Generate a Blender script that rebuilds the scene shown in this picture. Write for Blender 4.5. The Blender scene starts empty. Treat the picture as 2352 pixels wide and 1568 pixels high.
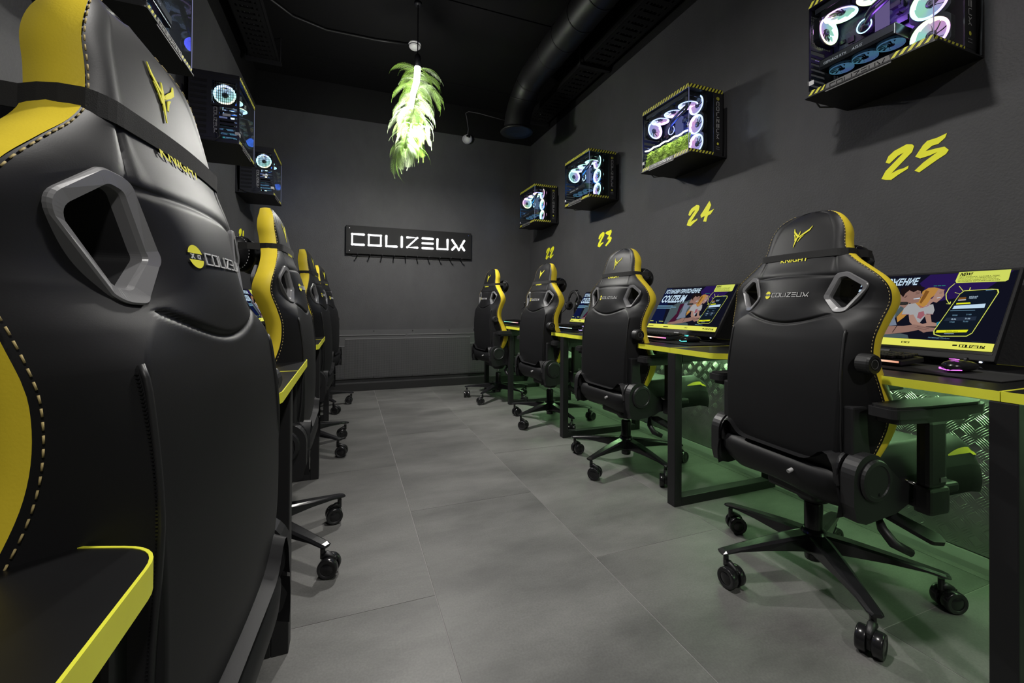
import bpy, bmesh, math, random
import numpy as np
from mathutils import Matrix, Vector
random.seed(7)
PI = math.pi
sc = bpy.context.scene
COL = sc.collection

# ---------------------------------------------------------------- camera, world, lights, exposure
CAM_H = 0.935
F_PX, YAW, PIT, ROL, SHY = 982.276, -.3645, .0071, .0063, -87.69
cy_, sy_ = math.cos(YAW), math.sin(YAW)
R1 = np.array([[cy_, sy_, 0], [-sy_, cy_, 0], [0, 0, 1]])
cp_, sp_ = math.cos(PIT), math.sin(PIT)
R2 = np.array([[1, 0, 0], [0, cp_, sp_], [0, -sp_, cp_]])
cr_, sr_ = math.cos(ROL), math.sin(ROL)
R3 = np.array([[cr_, 0, sr_], [0, 1, 0], [-sr_, 0, cr_]])
RC = R3 @ R2 @ R1
cd = bpy.data.cameras.new('camera')
cam = bpy.data.objects.new('camera', cd)
COL.objects.link(cam)
M = Matrix.Identity(4)
for i in range(3):
    M[i][0] = RC[0][i]; M[i][1] = RC[2][i]; M[i][2] = -RC[1][i]
M[2][3] = CAM_H
cam.matrix_world = M
cd.sensor_width = 36.0
cd.lens = F_PX / 2352 * 36
cd.shift_y = SHY / 2352
cd.clip_start = .02
sc.camera = cam

sc.view_settings.view_transform = 'Standard'
sc.view_settings.look = 'None'
sc.view_settings.gamma = 1.0
sc.view_settings.use_curve_mapping = False
sc.view_settings.exposure = 0.0

w = bpy.data.worlds.new('world'); sc.world = w; w.use_nodes = True
w.node_tree.nodes['Background'].inputs[0].default_value = (.5, .52, .55, 1)
w.node_tree.nodes['Background'].inputs[1].default_value = 0.02

LAMP_X = .49
def area_lamp(name, loc, size, power, color=(1, .97, .93), spread=PI):
    l = bpy.data.lights.new(name, 'AREA'); l.shape = 'DISK'; l.size = size
    l.energy = power; l.color = color; l.spread = spread
    o = bpy.data.objects.new(name, l); COL.objects.link(o); o.location = loc
    return o
P_LAMP = 41
area_lamp('lamp_light', (LAMP_X, 1.0, 2.71), .16, P_LAMP * .92)
area_lamp('lamp_light', (LAMP_X, -1.3, 2.71), .16, P_LAMP)
area_lamp('lamp_light', (LAMP_X + .03, 3.42, 2.36), .12, 95)
for bx, by, bz, be in ((LAMP_X - .17, 3.26, 2.48, 11), (LAMP_X + .01, 3.56, 2.42, 24)):      # light leaving the fern-wrapped tube on its aisle side and its wall side
    pl = bpy.data.lights.new('bulb_light', 'POINT'); pl.energy = be; pl.shadow_soft_size = .035; pl.color = (1, .98, .95)
    po = bpy.data.objects.new('bulb_light', pl); COL.objects.link(po); po.location = (bx, by, bz)

# ---------------------------------------------------------------- materials
MATS = {}
def mat(name, base=(.5, .5, .5), rough=.5, metal=0., spec=.5, noise=None, bump=None, emit=None, es=0., coat=0.):
    """noise=(scale, amount[, stretch]) varies base colour; bump=(scale, strength, distance)"""
    if name in MATS: return MATS[name]
    m = bpy.data.materials.new(name); m.use_nodes = True; MATS[name] = m
    nt = m.node_tree; b = nt.nodes['Principled BSDF']
    b.inputs['Base Color'].default_value = (*base, 1)
    b.inputs['Roughness'].default_value = rough
    b.inputs['Metallic'].default_value = metal
    b.inputs['Specular IOR Level'].default_value = spec
    b.inputs['Coat Weight'].default_value = coat
    if emit is not None:
        b.inputs['Emission Color'].default_value = (*emit, 1)
        b.inputs['Emission Strength'].default_value = es
    tc = nt.nodes.new('ShaderNodeTexCoord')
    if noise:
        n = nt.nodes.new('ShaderNodeTexNoise'); n.inputs['Scale'].default_value = noise[0]; n.inputs['Detail'].default_value = 5
        src = tc.outputs['Object']
        if len(noise) > 2:
            mp = nt.nodes.new('ShaderNodeMapping'); mp.inputs['Scale'].default_value = noise[2]
            nt.links.new(src, mp.inputs[0]); src = mp.outputs[0]
        nt.links.new(src, n.inputs['Vector'])
        r = nt.nodes.new('ShaderNodeMapRange')
        r.inputs['From Min'].default_value = .3; r.inputs['From Max'].default_value = .7
        r.inputs['To Min'].default_value = 1 - noise[1]; r.inputs['To Max'].default_value = 1 + noise[1]
        nt.links.new(n.outputs['Fac'], r.inputs['Value'])
        mx = nt.nodes.new('ShaderNodeVectorMath'); mx.operation = 'SCALE'
        mx.inputs[0].default_value = base
        nt.links.new(r.outputs[0], mx.inputs['Scale'])
        nt.links.new(mx.outputs[0], b.inputs['Base Color'])
    if bump:
        n = nt.nodes.new('ShaderNodeTexNoise'); n.inputs['Scale'].default_value = bump[0]; n.inputs['Detail'].default_value = 4
        nt.links.new(tc.outputs['Object'], n.inputs['Vector'])
        bp = nt.nodes.new('ShaderNodeBump'); bp.inputs['Strength'].default_value = bump[1]; bp.inputs['Distance'].default_value = bump[2]
        nt.links.new(n.outputs['Fac'], bp.inputs['Height']); nt.links.new(bp.outputs[0], b.inputs['Normal'])
    return m
def emi(name, c, s=1.0):
    if name in MATS: return MATS[name]
    m = bpy.data.materials.new(name); m.use_nodes = True; MATS[name] = m
    nt = m.node_tree; nt.nodes.clear()
    o = nt.nodes.new('ShaderNodeOutputMaterial'); e = nt.nodes.new('ShaderNodeEmission')
    e.inputs[0].default_value = (*c, 1); e.inputs[1].default_value = s
    nt.links.new(e.outputs[0], o.inputs[0]); return m
def srgb(r, g, b):
    f = lambda v: ((v / 255 + .055) / 1.055) ** 2.4 if v > 10 else v / 255 / 12.92
    return (f(r), f(g), f(b))
def ramp_emi(name, stops, s=1.0, mode='angle', axis='Z'):
    """light-giving surface whose hue runs round its own centre, as an addressable LED ring does"""
    if name in MATS: return MATS[name]
    m = bpy.data.materials.new(name); m.use_nodes = True; MATS[name] = m
    nt = m.node_tree; nt.nodes.clear()
    o = nt.nodes.new('ShaderNodeOutputMaterial'); e = nt.nodes.new('ShaderNodeEmission'); e.inputs[1].default_value = s
    tc = nt.nodes.new('ShaderNodeTexCoord'); sp = nt.nodes.new('ShaderNodeSeparateXYZ'); nt.links.new(tc.outputs['Object'], sp.inputs[0])
    if mode == 'angle':
        a = nt.nodes.new('ShaderNodeMath'); a.operation = 'ARCTAN2'
        nt.links.new(sp.outputs['Y'], a.inputs[0]); nt.links.new(sp.outputs['X'], a.inputs[1])
        r = nt.nodes.new('ShaderNodeMapRange'); r.inputs['From Min'].default_value = -PI; r.inputs['From Max'].default_value = PI
        nt.links.new(a.outputs[0], r.inputs['Value'])
    else:
        r = nt.nodes.new('ShaderNodeMapRange'); r.inputs['From Min'].default_value = mode[0]; r.inputs['From Max'].default_value = mode[1]
        nt.links.new(sp.outputs[axis], r.inputs['Value'])
    cr = nt.nodes.new('ShaderNodeValToRGB'); el = cr.color_ramp.elements
    while len(el) < len(stops): el.new(.5)
    for q, (p, c) in zip(el, stops): q.position = p; q.color = (*c, 1)
    nt.links.new(r.outputs[0], cr.inputs[0]); nt.links.new(cr.outputs[0], e.inputs[0]); nt.links.new(e.outputs[0], o.inputs[0])
    return m
def glass_mat(name, tint=(.9, .93, .95), gl=.08):
    m = bpy.data.materials.new(name); m.use_nodes = True; MATS[name] = m
    nt = m.node_tree; nt.nodes.clear()
    o = nt.nodes.new('ShaderNodeOutputMaterial'); t = nt.nodes.new('ShaderNodeBsdfTransparent'); t.inputs[0].default_value = (*tint, 1)
    g = nt.nodes.new('ShaderNodeBsdfGlossy'); g.inputs['Roughness'].default_value = .02
    fr = nt.nodes.new('ShaderNodeFresnel'); fr.inputs[0].default_value = 1.45
    mx = nt.nodes.new('ShaderNodeMixShader')
    ge = nt.nodes.new('ShaderNodeNewGeometry'); iv = nt.nodes.new('ShaderNodeMath'); iv.operation = 'SUBTRACT'; iv.inputs[0].default_value = 1; nt.links.new(ge.outputs['Backfacing'], iv.inputs[1])
    ml = nt.nodes.new('ShaderNodeMath'); ml.operation = 'MULTIPLY'; nt.links.new(fr.outputs[0], ml.inputs[0]); nt.links.new(iv.outputs[0], ml.inputs[1])
    nt.links.new(ml.outputs[0], mx.inputs[0]); nt.links.new(t.outputs[0], mx.inputs[1]); nt.links.new(g.outputs[0], mx.inputs[2]); nt.links.new(mx.outputs[0], o.inputs[0])
    return m

# ---------------------------------------------------------------- mesh helpers
class MB:
    def __init__(s): s.v = []; s.f = []; s.mi = []; s.mats = []; s.sm = []
    def slot(s, m):
        if m not in s.mats: s.mats.append(m)
        return s.mats.index(m)
    def add(s, vs, fs, m, T=None, smooth=False):
        k = len(s.v); i = s.slot(m)
        if T is not None: vs = [tuple(T @ Vector(p)) for p in vs]
        s.v += [tuple(p) for p in vs]
        for f in fs: s.f.append(tuple(k + q for q in f)); s.mi.append(i); s.sm.append(smooth)
        return s
    def box(s, a, b, m, T=None, bev=0):
        x0, y0, z0 = [min(p, q) for p, q in zip(a, b)]; x1, y1, z1 = [max(p, q) for p, q in zip(a, b)]
        if bev <= 0:
            vs = [(x0, y0, z0), (x1, y0, z0), (x1, y1, z0), (x0, y1, z0), (x0, y0, z1), (x1, y0, z1), (x1, y1, z1), (x0, y1, z1)]
            fs = [(0, 3, 2, 1), (4, 5, 6, 7), (0, 1, 5, 4), (1, 2, 6, 5), (2, 3, 7, 6), (3, 0, 4, 7)]
            return s.add(vs, fs, m, T)
        e = min(bev, (x1 - x0) / 2.01, (y1 - y0) / 2.01, (z1 - z0) / 2.01)
        bm = bmesh.new(); bmesh.ops.create_cube(bm, size=1)
        for v in bm.verts: v.co = Vector(((x0 + x1) / 2 + v.co.x * (x1 - x0), (y0 + y1) / 2 + v.co.y * (y1 - y0), (z0 + z1) / 2 + v.co.z * (z1 - z0)))
        bmesh.ops.bevel(bm, geom=bm.edges[:], offset=e, segments=2, affect='EDGES', profile=.6)
        bm.verts.index_update()
        vs = [tuple(v.co) for v in bm.verts]; fs = [tuple(v.index for v in f.verts) for f in bm.faces]; bm.free()
        return s.add(vs, fs, m, T)
    def prism(s, pts, h0, h1, m, T=None, smooth=False):
        """polygon in xy extruded z h0..h1"""
        n = len(pts)
        vs = [(p[0], p[1], h0) for p in pts] + [(p[0], p[1], h1) for p in pts]
        a = sum(pts[i][0] * pts[(i + 1) % n][1] - pts[(i + 1) % n][0] * pts[i][1] for i in range(n))
        idx = list(range(n)) if a > 0 else list(range(n))[::-1]
        fs = [tuple(reversed(idx)), tuple(n + i for i in idx)]
        for q in range(n):
            i, j = idx[q], idx[(q + 1) % n]; fs.append((i, j, n + j, n + i))
        return s.add(vs, fs, m, T, smooth)
    def cyl(s, p0, p1, r0, m, r1=None, n=20, T=None, caps=True, smooth=True):
        r1 = r0 if r1 is None else r1
        p0 = Vector(p0); p1 = Vector(p1); d = (p1 - p0).normalized()
        u = d.orthogonal().normalized(); w_ = d.cross(u)
        vs = []
        for p, r in ((p0, r0), (p1, r1)):
            for i in range(n): a = 2 * PI * i / n; vs.append(tuple(p + u * r * math.cos(a) + w_ * r * math.sin(a)))
        s.add(vs, [(i, (i + 1) % n, n + (i + 1) % n, n + i) for i in range(n)], m, T, smooth)
        if caps: s.add(vs, [tuple(range(n))[::-1], tuple(range(n, 2 * n))], m, T)
        return s
    def lathe(s, prof, m, n=28, T=None, smooth=True):
        """prof [(r,z)] round z"""
        vs = []; k = len(prof)
        for i in range(n):
            a = 2 * PI * i / n
            for r, z in prof: vs.append((r * math.cos(a), r * math.sin(a), z))
        fs = [(i * k + j, ((i + 1) % n) * k + j, ((i + 1) % n) * k + j + 1, i * k + j + 1) for i in range(n) for j in range(k - 1)]
        return s.add(vs, fs, m, T, smooth)
    def tube(s, pts, r, m, n=8, T=None, caps=True):
        pts = [Vector(p) for p in pts]; vs = []
        up = Vector((0, 0, 1)); K = len(pts)
        prev = None
        for i, p in enumerate(pts):
            d = (pts[min(i + 1, K - 1)] - pts[max(i - 1, 0)]).normalized()
            if prev is None: u = d.orthogonal().normalized()
            else:
                u = (prev - d * prev.dot(d))
                u = u.normalized() if u.length > 1e-6 else d.orthogonal().normalized()
            prev = u; w_ = d.cross(u)
            rr = r[i] if isinstance(r, (list, tuple)) else r
            for k in range(n): a = 2 * PI * k / n; vs.append(tuple(p + (u * math.cos(a) + w_ * math.sin(a)) * rr))
        fs = [(i * n + k, i * n + (k + 1) % n, (i + 1) * n + (k + 1) % n, (i + 1) * n + k) for i in range(K - 1) for k in range(n)]
        if caps: fs += [tuple(range(n))[::-1], tuple((K - 1) * n + k for k in range(n))]
        return s.add(vs, fs, m, T, True)
    def strokes(s, strokes, wd, f, m, th=.0006, ext=.5):
        """flat ribbons; strokes in (x,z) metres; f maps (x,z,h)->point, h is height over the surface"""
        for st in strokes:
            P = [np.array(q[:2], float) for q in st]
            W = [q[2] if len(q) > 2 else wd for q in st]
            for i in range(len(P) - 1):
                d = P[i + 1] - P[i]; L = np.hypot(*d)
                if L < 1e-9: continue
                d /= L; nn = np.array([-d[1], d[0]])
                a = P[i] - d * W[i] * ext; b = P[i + 1] + d * W[i + 1] * ext
                q = [a + nn * W[i] / 2, a - nn * W[i] / 2, b - nn * W[i + 1] / 2, b + nn * W[i + 1] / 2]
                vs = [f(p[0], p[1], 0) for p in q] + [f(p[0], p[1], th) for p in q]
                s.add(vs, [(0, 1, 2, 3), (7, 6, 5, 4), (0, 4, 5, 1), (1, 5, 6, 2), (2, 6, 7, 3), (3, 7, 4, 0)], m)
        return s
    def obj(s, name, parent=None, T=None):
        me = bpy.data.meshes.new(name); me.from_pydata(s.v, [], s.f)
        for m in s.mats: me.materials.append(m)
        me.polygons.foreach_set('material_index', s.mi)
        me.polygons.foreach_set('use_smooth', s.sm)
        me.validate(); me.update()
        o = bpy.data.objects.new(name, me); COL.objects.link(o)
        if parent: o.parent = parent
        if T is not None: o.matrix_local = T
        return o
def tag(o, label=None, cat=None, group=None, kind=None):
    if label: o['label'] = label
    if cat: o['category'] = cat
    if group: o['group'] = group
    if kind: o['kind'] = kind
    return o
def empty(name, loc=(0, 0, 0), rz=0):
    o = bpy.data.objects.new(name, None); COL.objects.link(o); o.location = loc; o.rotation_euler = (0, 0, rz); o.empty_display_size = .1
    return o
def copy_tree(o, parent=None):
    c = o.copy(); COL.objects.link(c)
    if parent: c.parent = parent
    for ch in o.children: copy_tree(ch, c)
    return c
def TM(x=0, y=0, z=0, rx=0, ry=0, rz=0):
    from mathutils import Euler
    return Matrix.Translation((x, y, z)) @ Euler((rx, ry, rz)).to_matrix().to_4x4()
def frame(o, x, y):
    """matrix with given origin and x,y axes"""
    x = Vector(x).normalized(); y = Vector(y).normalized(); z = x.cross(y)
    m_ = Matrix.Identity(4)
    for i in range(3): m_[i][0] = x[i]; m_[i][1] = y[i]; m_[i][2] = z[i]; m_[i][3] = o[i]
    return m_
TXT = {}
def text_geo(txt, bold=0.0):
    key = (txt, bold)
    if key in TXT: return TXT[key]
    c = bpy.data.curves.new('t', 'FONT'); c.body = txt; c.size = 1; c.offset = bold; c.resolution_u = 2
    o = bpy.data.objects.new('t', c); COL.objects.link(o)
    dg = bpy.context.evaluated_depsgraph_get(); me = bpy.data.meshes.new_from_object(o.evaluated_get(dg))
    v = [tuple(p.co) for p in me.vertices]; f = [tuple(p.vertices) for p in me.polygons]
    bpy.data.objects.remove(o); bpy.data.curves.remove(c); bpy.data.meshes.remove(me)
    x0 = min(p[0] for p in v); x1 = max(p[0] for p in v); y0 = min(p[1] for p in v); y1 = max(p[1] for p in v)
    v = [((p[0] - x0) / (x1 - x0), (p[1] - y0) / (y1 - y0)) for p in v]
    TXT[key] = (v, f); return TXT[key]
def put_text(mb, txt, x0, z0, x1, z1, f, m, shear=0., h=.0006, bold=.01):
    v, fs = text_geo(txt, bold)
    mb.add([f(x0 + a * (x1 - x0) + shear * b * (z1 - z0), z0 + b * (z1 - z0), h) for a, b in v], fs, m)
LET = {'C': [[(1, 1), (0, 1), (0, 0), (1, 0)]], 'O': [[(0, 0), (1, 0), (1, 1), (0, 1), (0, 0)]], 'L': [[(0, 1), (0, 0), (1, 0)]],
       'I': [[(0, 1), (0, 0)]], 'Z': [[(0, 1), (1, 1), (0, 0), (1, 0)]], 'E': [[(0, 1), (1, 1)], [(0, .5), (1, .5)], [(0, 0), (1, 0)]],
       'U': [[(0, 1), (0, 0), (1, 0), (1, 1)]], 'M': [[(0, 1), (.55, 0), (1, 1)], [(0, 0), (.33, .45)], [(1, 0), (.74, .45)]]}
WORD = [('C', .015, .158), ('O', .185, .336), ('L', .369, .505), ('I', .548, .548), ('Z', .596, .733), ('E', .767, .907), ('U', .937, 1.08), ('M', 1.111, 1.279)]
def word_strokes(x0, z0, wd, ht):
    out = []
    for ch, a, b in WORD:
        a = (a - .015) / 1.264; b = (b - .015) / 1.264
        if b > a: a += .007; b -= .007
        for st in LET[ch]: out.append([(x0 + (a + p[0] * (b - a)) * wd, z0 + p[1] * ht) for p in st])
    return out

# shared materials
M_BLK = mat('black_metal', (.008, .008, .009), .5, .1, bump=(300, .15, .0005))
M_BLKP = mat('black_plastic', (.011, .011, .012), .46, bump=(500, .12, .0004))
M_BLKS = mat('black_gloss_plastic', (.01, .01, .011), .22)
M_LEA = mat('black_leatherette', (.0068, .0068, .0076), .50, spec=.27, noise=(6, .12), bump=(700, .12, .0004))
M_YEL = mat('yellow_leatherette', (.78, .60, .035), .45, noise=(8, .06), bump=(420, .22, .0006))
M_YEDGE = mat('yellow_edge_band', (.72, .72, .05), .42, noise=(30, .03))
M_YPRINT = mat('yellow_print', (.88, .88, .02), .6)
M_EMB = mat('yellow_embroidery', (.70, .66, .03), .7, bump=(1500, .4, .0004))
M_STI = mat('tan_thread', (.42, .33, .14), .8)
M_SILV = mat('silver_thread', (.50, .50, .50), .5)
M_GREYP = mat('grey_plastic', (.15, .15, .155), .30, bump=(600, .08, .0003))
M_CHR = mat('chrome', (.6, .6, .6), .15, 1.0)
M_FAB = mat('strap_fabric', (.014, .014, .014), .9, bump=(900, .5, .0006))
M_WHT = mat('white_plastic', (.62, .62, .60), .4)
M_GLASS = glass_mat('case_glass')

# ---------------------------------------------------------------- setting
XR, XL, YB, YF, ZP, ZC = 2.134, -.90, 4.97, -2.4, 2.963, 3.32
def plaster(name, base, green=False):
    m = bpy.data.materials.new(name); m.use_nodes = True; nt = m.node_tree; b = nt.nodes['Principled BSDF']
    b.inputs['Roughness'].default_value = .62; b.inputs['Specular IOR Level'].default_value = .25
    geo = nt.nodes.new('ShaderNodeNewGeometry'); sp = nt.nodes.new('ShaderNodeSeparateXYZ'); nt.links.new(geo.outputs['Position'], sp.inputs[0])
    n = nt.nodes.new('ShaderNodeTexNoise'); n.inputs['Scale'].default_value = 1.6; n.inputs['Detail'].default_value = 8; n.inputs['Roughness'].default_value = .7
    mp = nt.nodes.new('ShaderNodeMapping'); mp.inputs['Scale'].default_value = (1.6, 1.6, 1.0)
    nt.links.new(geo.outputs['Position'], mp.inputs[0]); nt.links.new(mp.outputs[0], n.inputs['Vector'])
    r = nt.nodes.new('ShaderNodeMapRange'); r.inputs['From Min'].default_value = .3; r.inputs['From Max'].default_value = .7
    r.inputs['To Min'].default_value = .86; r.inputs['To Max'].default_value = 1.14; nt.links.new(n.outputs['Fac'], r.inputs['Value'])
    g = nt.nodes.new('ShaderNodeMath'); g.operation = 'GREATER_THAN'; g.inputs[1].default_value = ZP; nt.links.new(sp.outputs['Z'], g.inputs[0])
    mx = nt.nodes.new('ShaderNodeMix'); mx.data_type = 'RGBA'; mx.inputs['A'].default_value = (*base, 1); mx.inputs['B'].default_value = (.0045, .0045, .0045, 1)
    nt.links.new(g.outputs[0], mx.inputs['Factor'])
    vs = nt.nodes.new('ShaderNodeVectorMath'); vs.operation = 'SCALE'; nt.links.new(mx.outputs['Result'], vs.inputs[0]); nt.links.new(r.outputs[0], vs.inputs['Scale'])
    nt.links.new(vs.outputs[0], b.inputs['Base Color'])
    n2 = nt.nodes.new('ShaderNodeTexNoise'); n2.inputs['Scale'].default_value = 105; n2.inputs['Detail'].default_value = 3; nt.links.new(geo.outputs['Position'], n2.inputs['Vector'])
    bp = nt.nodes.new('ShaderNodeBump'); bp.inputs['Strength'].default_value = .5; bp.inputs['Distance'].default_value = .003
    nt.links.new(n2.outputs['Fac'], bp.inputs['Height']); nt.links.new(bp.outputs[0], b.inputs['Normal'])
    return m
M_WALL = plaster('dark_plaster', (.054, .054, .0555))
M_CEIL = mat('black_ceiling', (.0038, .0038, .0038), .9, spec=.15, bump=(40, .3, .003))
M_BASE = mat('black_skirting', (.01, .01, .01), .5)
def struct(mb, name):
    o = mb.obj(name); o['kind'] = 'structure'; return o
struct(MB().box((XR, YF - .1, 0), (XR + .1, YB + .1, ZC), M_WALL), 'wall_right')
struct(MB().box((XL - .1, YF - .1, 0), (XL, YB + .1, ZC), M_WALL), 'wall_left')
struct(MB().box((XL, YB, 0), (XR, YB + .1, ZC), M_WALL), 'wall_back')
struct(MB().box((XL, YF - .1, 0), (XR, YF, ZC), M_WALL), 'wall_front')
ceil = struct(MB().box((XL - .1, YF - .1, ZC + .02), (XR + .1, YB + .1, ZC + .12), M_CEIL), 'ceiling')
cuts = [YB + .05, 4.5, 3.28, 2.08, .88, -.32, -1.52, YF]
for a, b in zip(cuts, cuts[1:]):
    MB().box((XL, b + .006, ZC - .0), (XR, a - .006, ZC + .02), M_CEIL, bev=.004).obj('slab', ceil)
struct(MB().box((XL, YB - .014, 0), (XR, YB, .085), M_BASE, bev=.003), 'baseboard_back')
struct(MB().box((XL, YF, 0), (XL + .014, YB - .014, .085), M_BASE, bev=.003), 'baseboard_left')

# floor: grout bed + tiles, each its own piece
M_GROUT = mat('light_grout', (.25, .24, .235), .9)
def tile_mat():
    m = bpy.data.materials.new('grey_stone_tile'); m.use_nodes = True; nt = m.node_tree; b = nt.nodes['Principled BSDF']
    b.inputs['Roughness'].default_value = .48; b.inputs['Specular IOR Level'].default_value = .35
    geo = nt.nodes.new('ShaderNodeNewGeometry'); oi = nt.nodes.new('ShaderNodeObjectInfo')
    off = nt.nodes.new('ShaderNodeVectorMath'); off.operation = 'MULTIPLY_ADD'; off.inputs[1].default_value = (1, 1, 1)
    cmb = nt.nodes.new('ShaderNodeCombineXYZ'); ml = nt.nodes.new('ShaderNodeMath'); ml.operation = 'MULTIPLY'; ml.inputs[1].default_value = 37
    nt.links.new(oi.outputs['Random'], ml.inputs[0]); nt.links.new(ml.outputs[0], cmb.inputs[2])
    nt.links.new(geo.outputs['Position'], off.inputs[0]); nt.links.new(cmb.outputs[0], off.inputs[2])
    mp = nt.nodes.new('ShaderNodeMapping'); mp.inputs['Scale'].default_value = (1.0, 2.2, 1); nt.links.new(off.outputs[0], mp.inputs[0])
    n = nt.nodes.new('ShaderNodeTexNoise'); n.inputs['Scale'].default_value = 1.5; n.inputs['Detail'].default_value = 10; n.inputs['Roughness'].default_value = .62; nt.links.new(mp.outputs[0], n.inputs['Vector'])
    r = nt.nodes.new('ShaderNodeMapRange'); r.inputs['From Min'].default_value = .32; r.inputs['From Max'].default_value = .68; r.inputs['To Min'].default_value = .60; r.inputs['To Max'].default_value = 1.32
    nt.links.new(n.outputs['Fac'], r.inputs['Value'])
    n2 = nt.nodes.new('ShaderNodeTexNoise'); n2.inputs['Scale'].default_value = 160; n2.inputs['Detail'].default_value = 2; nt.links.new(geo.outputs['Position'], n2.inputs['Vector'])
    r2 = nt.nodes.new('ShaderNodeMapRange'); r2.inputs['From Min'].default_value = .3; r2.inputs['From Max'].default_value = .7; r2.inputs['To Min'].default_value = .9; r2.inputs['To Max'].default_value = 1.1
    nt.links.new(n2.outputs['Fac'], r2.inputs['Value'])
    pr = nt.nodes.new('ShaderNodeMath'); pr.operation = 'MULTIPLY'; nt.links.new(r.outputs[0], pr.inputs[0]); nt.links.new(r2.outputs[0], pr.inputs[1])
    vs = nt.nodes.new('ShaderNodeVectorMath'); vs.operation = 'SCALE'; vs.inputs[0].default_value = (.124, .1225, .117)
    nt.links.new(pr.outputs[0], vs.inputs['Scale']); nt.links.new(vs.outputs[0], b.inputs['Base Color'])
    bp = nt.nodes.new('ShaderNodeBump'); bp.inputs['Strength'].default_value = .15; bp.inputs['Distance'].default_value = .001
    nt.links.new(n2.outputs['Fac'], bp.inputs['Height']); nt.links.new(bp.outputs[0], b.inputs['Normal'])
    return m
M_TILE = tile_mat()
floor = struct(MB().box((XL - .1, YF - .1, -.1), (XR + .1, YB + .1, -.0012), M_GROUT), 'floor')
cx = [XL, -.33, .2695, .869, 1.465, 2.064, XR]
for ci in range(6):
    off = 1.384 if ci % 2 == 1 else .785
    ys = [y for y in (off + 1.2 * k for k in range(-4, 5)) if YF < y < YB]
    ys = [YF] + ys + [YB]
    for a, b in zip(ys, ys[1:]):
        MB().box((cx[ci] + .0012, a + .0012, -.012), (cx[ci + 1] - .0012, b - .0012, 0), M_TILE, bev=.0008).obj('tile', floor)

# radiator grille on the back wall
M_GRI = mat('grille_grey', (.085, .085, .087), .5, .3)
def grille_mat():
    m = bpy.data.materials.new('perforated_sheet'); m.use_nodes = True; nt = m.node_tree; b = nt.nodes['Principled BSDF']
    b.inputs['Roughness'].default_value = .45; b.inputs['Metallic'].default_value = .3
    g = nt.nodes.new('ShaderNodeNewGeometry'); s = nt.nodes.new('ShaderNodeSeparateXYZ'); nt.links.new(g.outputs['Position'], s.inputs[0])
    outs = []
    for ax in ('X', 'Z'):
        a = nt.nodes.new('ShaderNodeMath'); a.operation = 'MULTIPLY'; a.inputs[1].default_value = 2 * PI / .0115; nt.links.new(s.outputs[ax], a.inputs[0])
        c = nt.nodes.new('ShaderNodeMath'); c.operation = 'SINE'; nt.links.new(a.outputs[0], c.inputs[0]); outs.append(c)
    ad = nt.nodes.new('ShaderNodeMath'); ad.operation = 'ADD'; nt.links.new(outs[0].outputs[0], ad.inputs[0]); nt.links.new(outs[1].outputs[0], ad.inputs[1])
    gt = nt.nodes.new('ShaderNodeMath'); gt.operation = 'GREATER_THAN'; gt.inputs[1].default_value = .75; nt.links.new(ad.outputs[0], gt.inputs[0])
    mx = nt.nodes.new('ShaderNodeMix'); mx.data_type = 'RGBA'; mx.inputs['A'].default_value = (.088, .088, .09, 1); mx.inputs['B'].default_value = (.012, .012, .012, 1)
    nt.links.new(gt.outputs[0], mx.inputs['Factor']); nt.links.new(mx.outputs['Result'], b.inputs['Base Color'])
    return m
M_PERF = grille_mat()
t = empty('radiator_cover', (.66, YB, 0)); tag(t, 'dark grey perforated radiator cover along the foot of the back wall', 'radiator cover')
TB = TM(-.66, -YB, 0)
MB().box((-.86, YB - .03, .14), (1.56, YB - .002, .668), M_GRI, TB).obj('frame', t)
MB().box((-.035, YB - .034, .15), (1.35, YB - .030, .566), M_PERF, TB, bev=.001).obj('perforated_panel', t)
MB().box((-.60, YB - .034, .15), (-.04, YB - .030, .49), M_PERF, TB, bev=.001).obj('perforated_panel', t)
MB().box((1.355, YB - .034, .15), (1.54, YB - .030, .49), M_PERF, TB, bev=.001).obj('perforated_panel', t)
M_TRIML = mat('edge_strip_grey', (.30, .30, .30), .3, .5)
for a, b, z in ((-.035, 1.35, .569), (-.60, -.04, .494), (1.355, 1.54, .494), (-.14, .60, .61), (.62, 1.42, .612)):
    MB().box((a, YB - .038, z - .003), (b, YB - .030, z + .003), M_TRIML, TB).obj('trim_strip', t)
for x in (.26, .68, 1.10):
    for z in (.655, .150): MB().cyl((x, YB - .036, z), (x, YB - .03, z), .006, M_BLK, T=TB, n=10).obj('screw', t)

# ---------------------------------------------------------------- illuminated sign with hooks
M_SIGN = mat('sign_board', (.008, .008, .008), .6, spec=.2)
RT = .0125
M_NEON = emi('neon_white', (1, 1, 1), 2.6)
t = empty('illuminated_sign', (.66, YB, 1.64)); tag(t, 'black board with glowing white COLIZEUM letters on the back wall', 'sign')
TB = TM(-.66, -YB, -1.64)
MB().box((-.035, YB - .045, 1.493), (1.356, YB - .012, 1.800), M_SIGN, TB, bev=.003).obj('board', t)
mb = MB()
for ch, a, b in WORD:
    l = MB()
    for st in LET[ch]:
        pts = [(a + (RT if b > a else 0) + p[0] * (b - a - (2 * RT if b > a else 0)), YB - .056, 1.580 + RT + p[1] * (.136 - 2 * RT)) for p in st]
        l.tube(pts if pts[0] != pts[-1] else pts + [pts[1]], RT, M_NEON, 10, TB)
        for p in pts: l.lathe([(RT * math.cos(q), RT * math.sin(q)) for q in (-PI / 2, -PI / 4, 0, PI / 4, PI / 2)], M_NEON, 10, TB @ TM(*p))
    l.obj('letter_tube', t)
for x in (.0, 1.32):
    for z in (1.525, 1.77): MB().cyl((x, YB - .048, z), (x, YB - .044, z), .006, M_CHR, T=TB, n=10).obj('screw', t)
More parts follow.
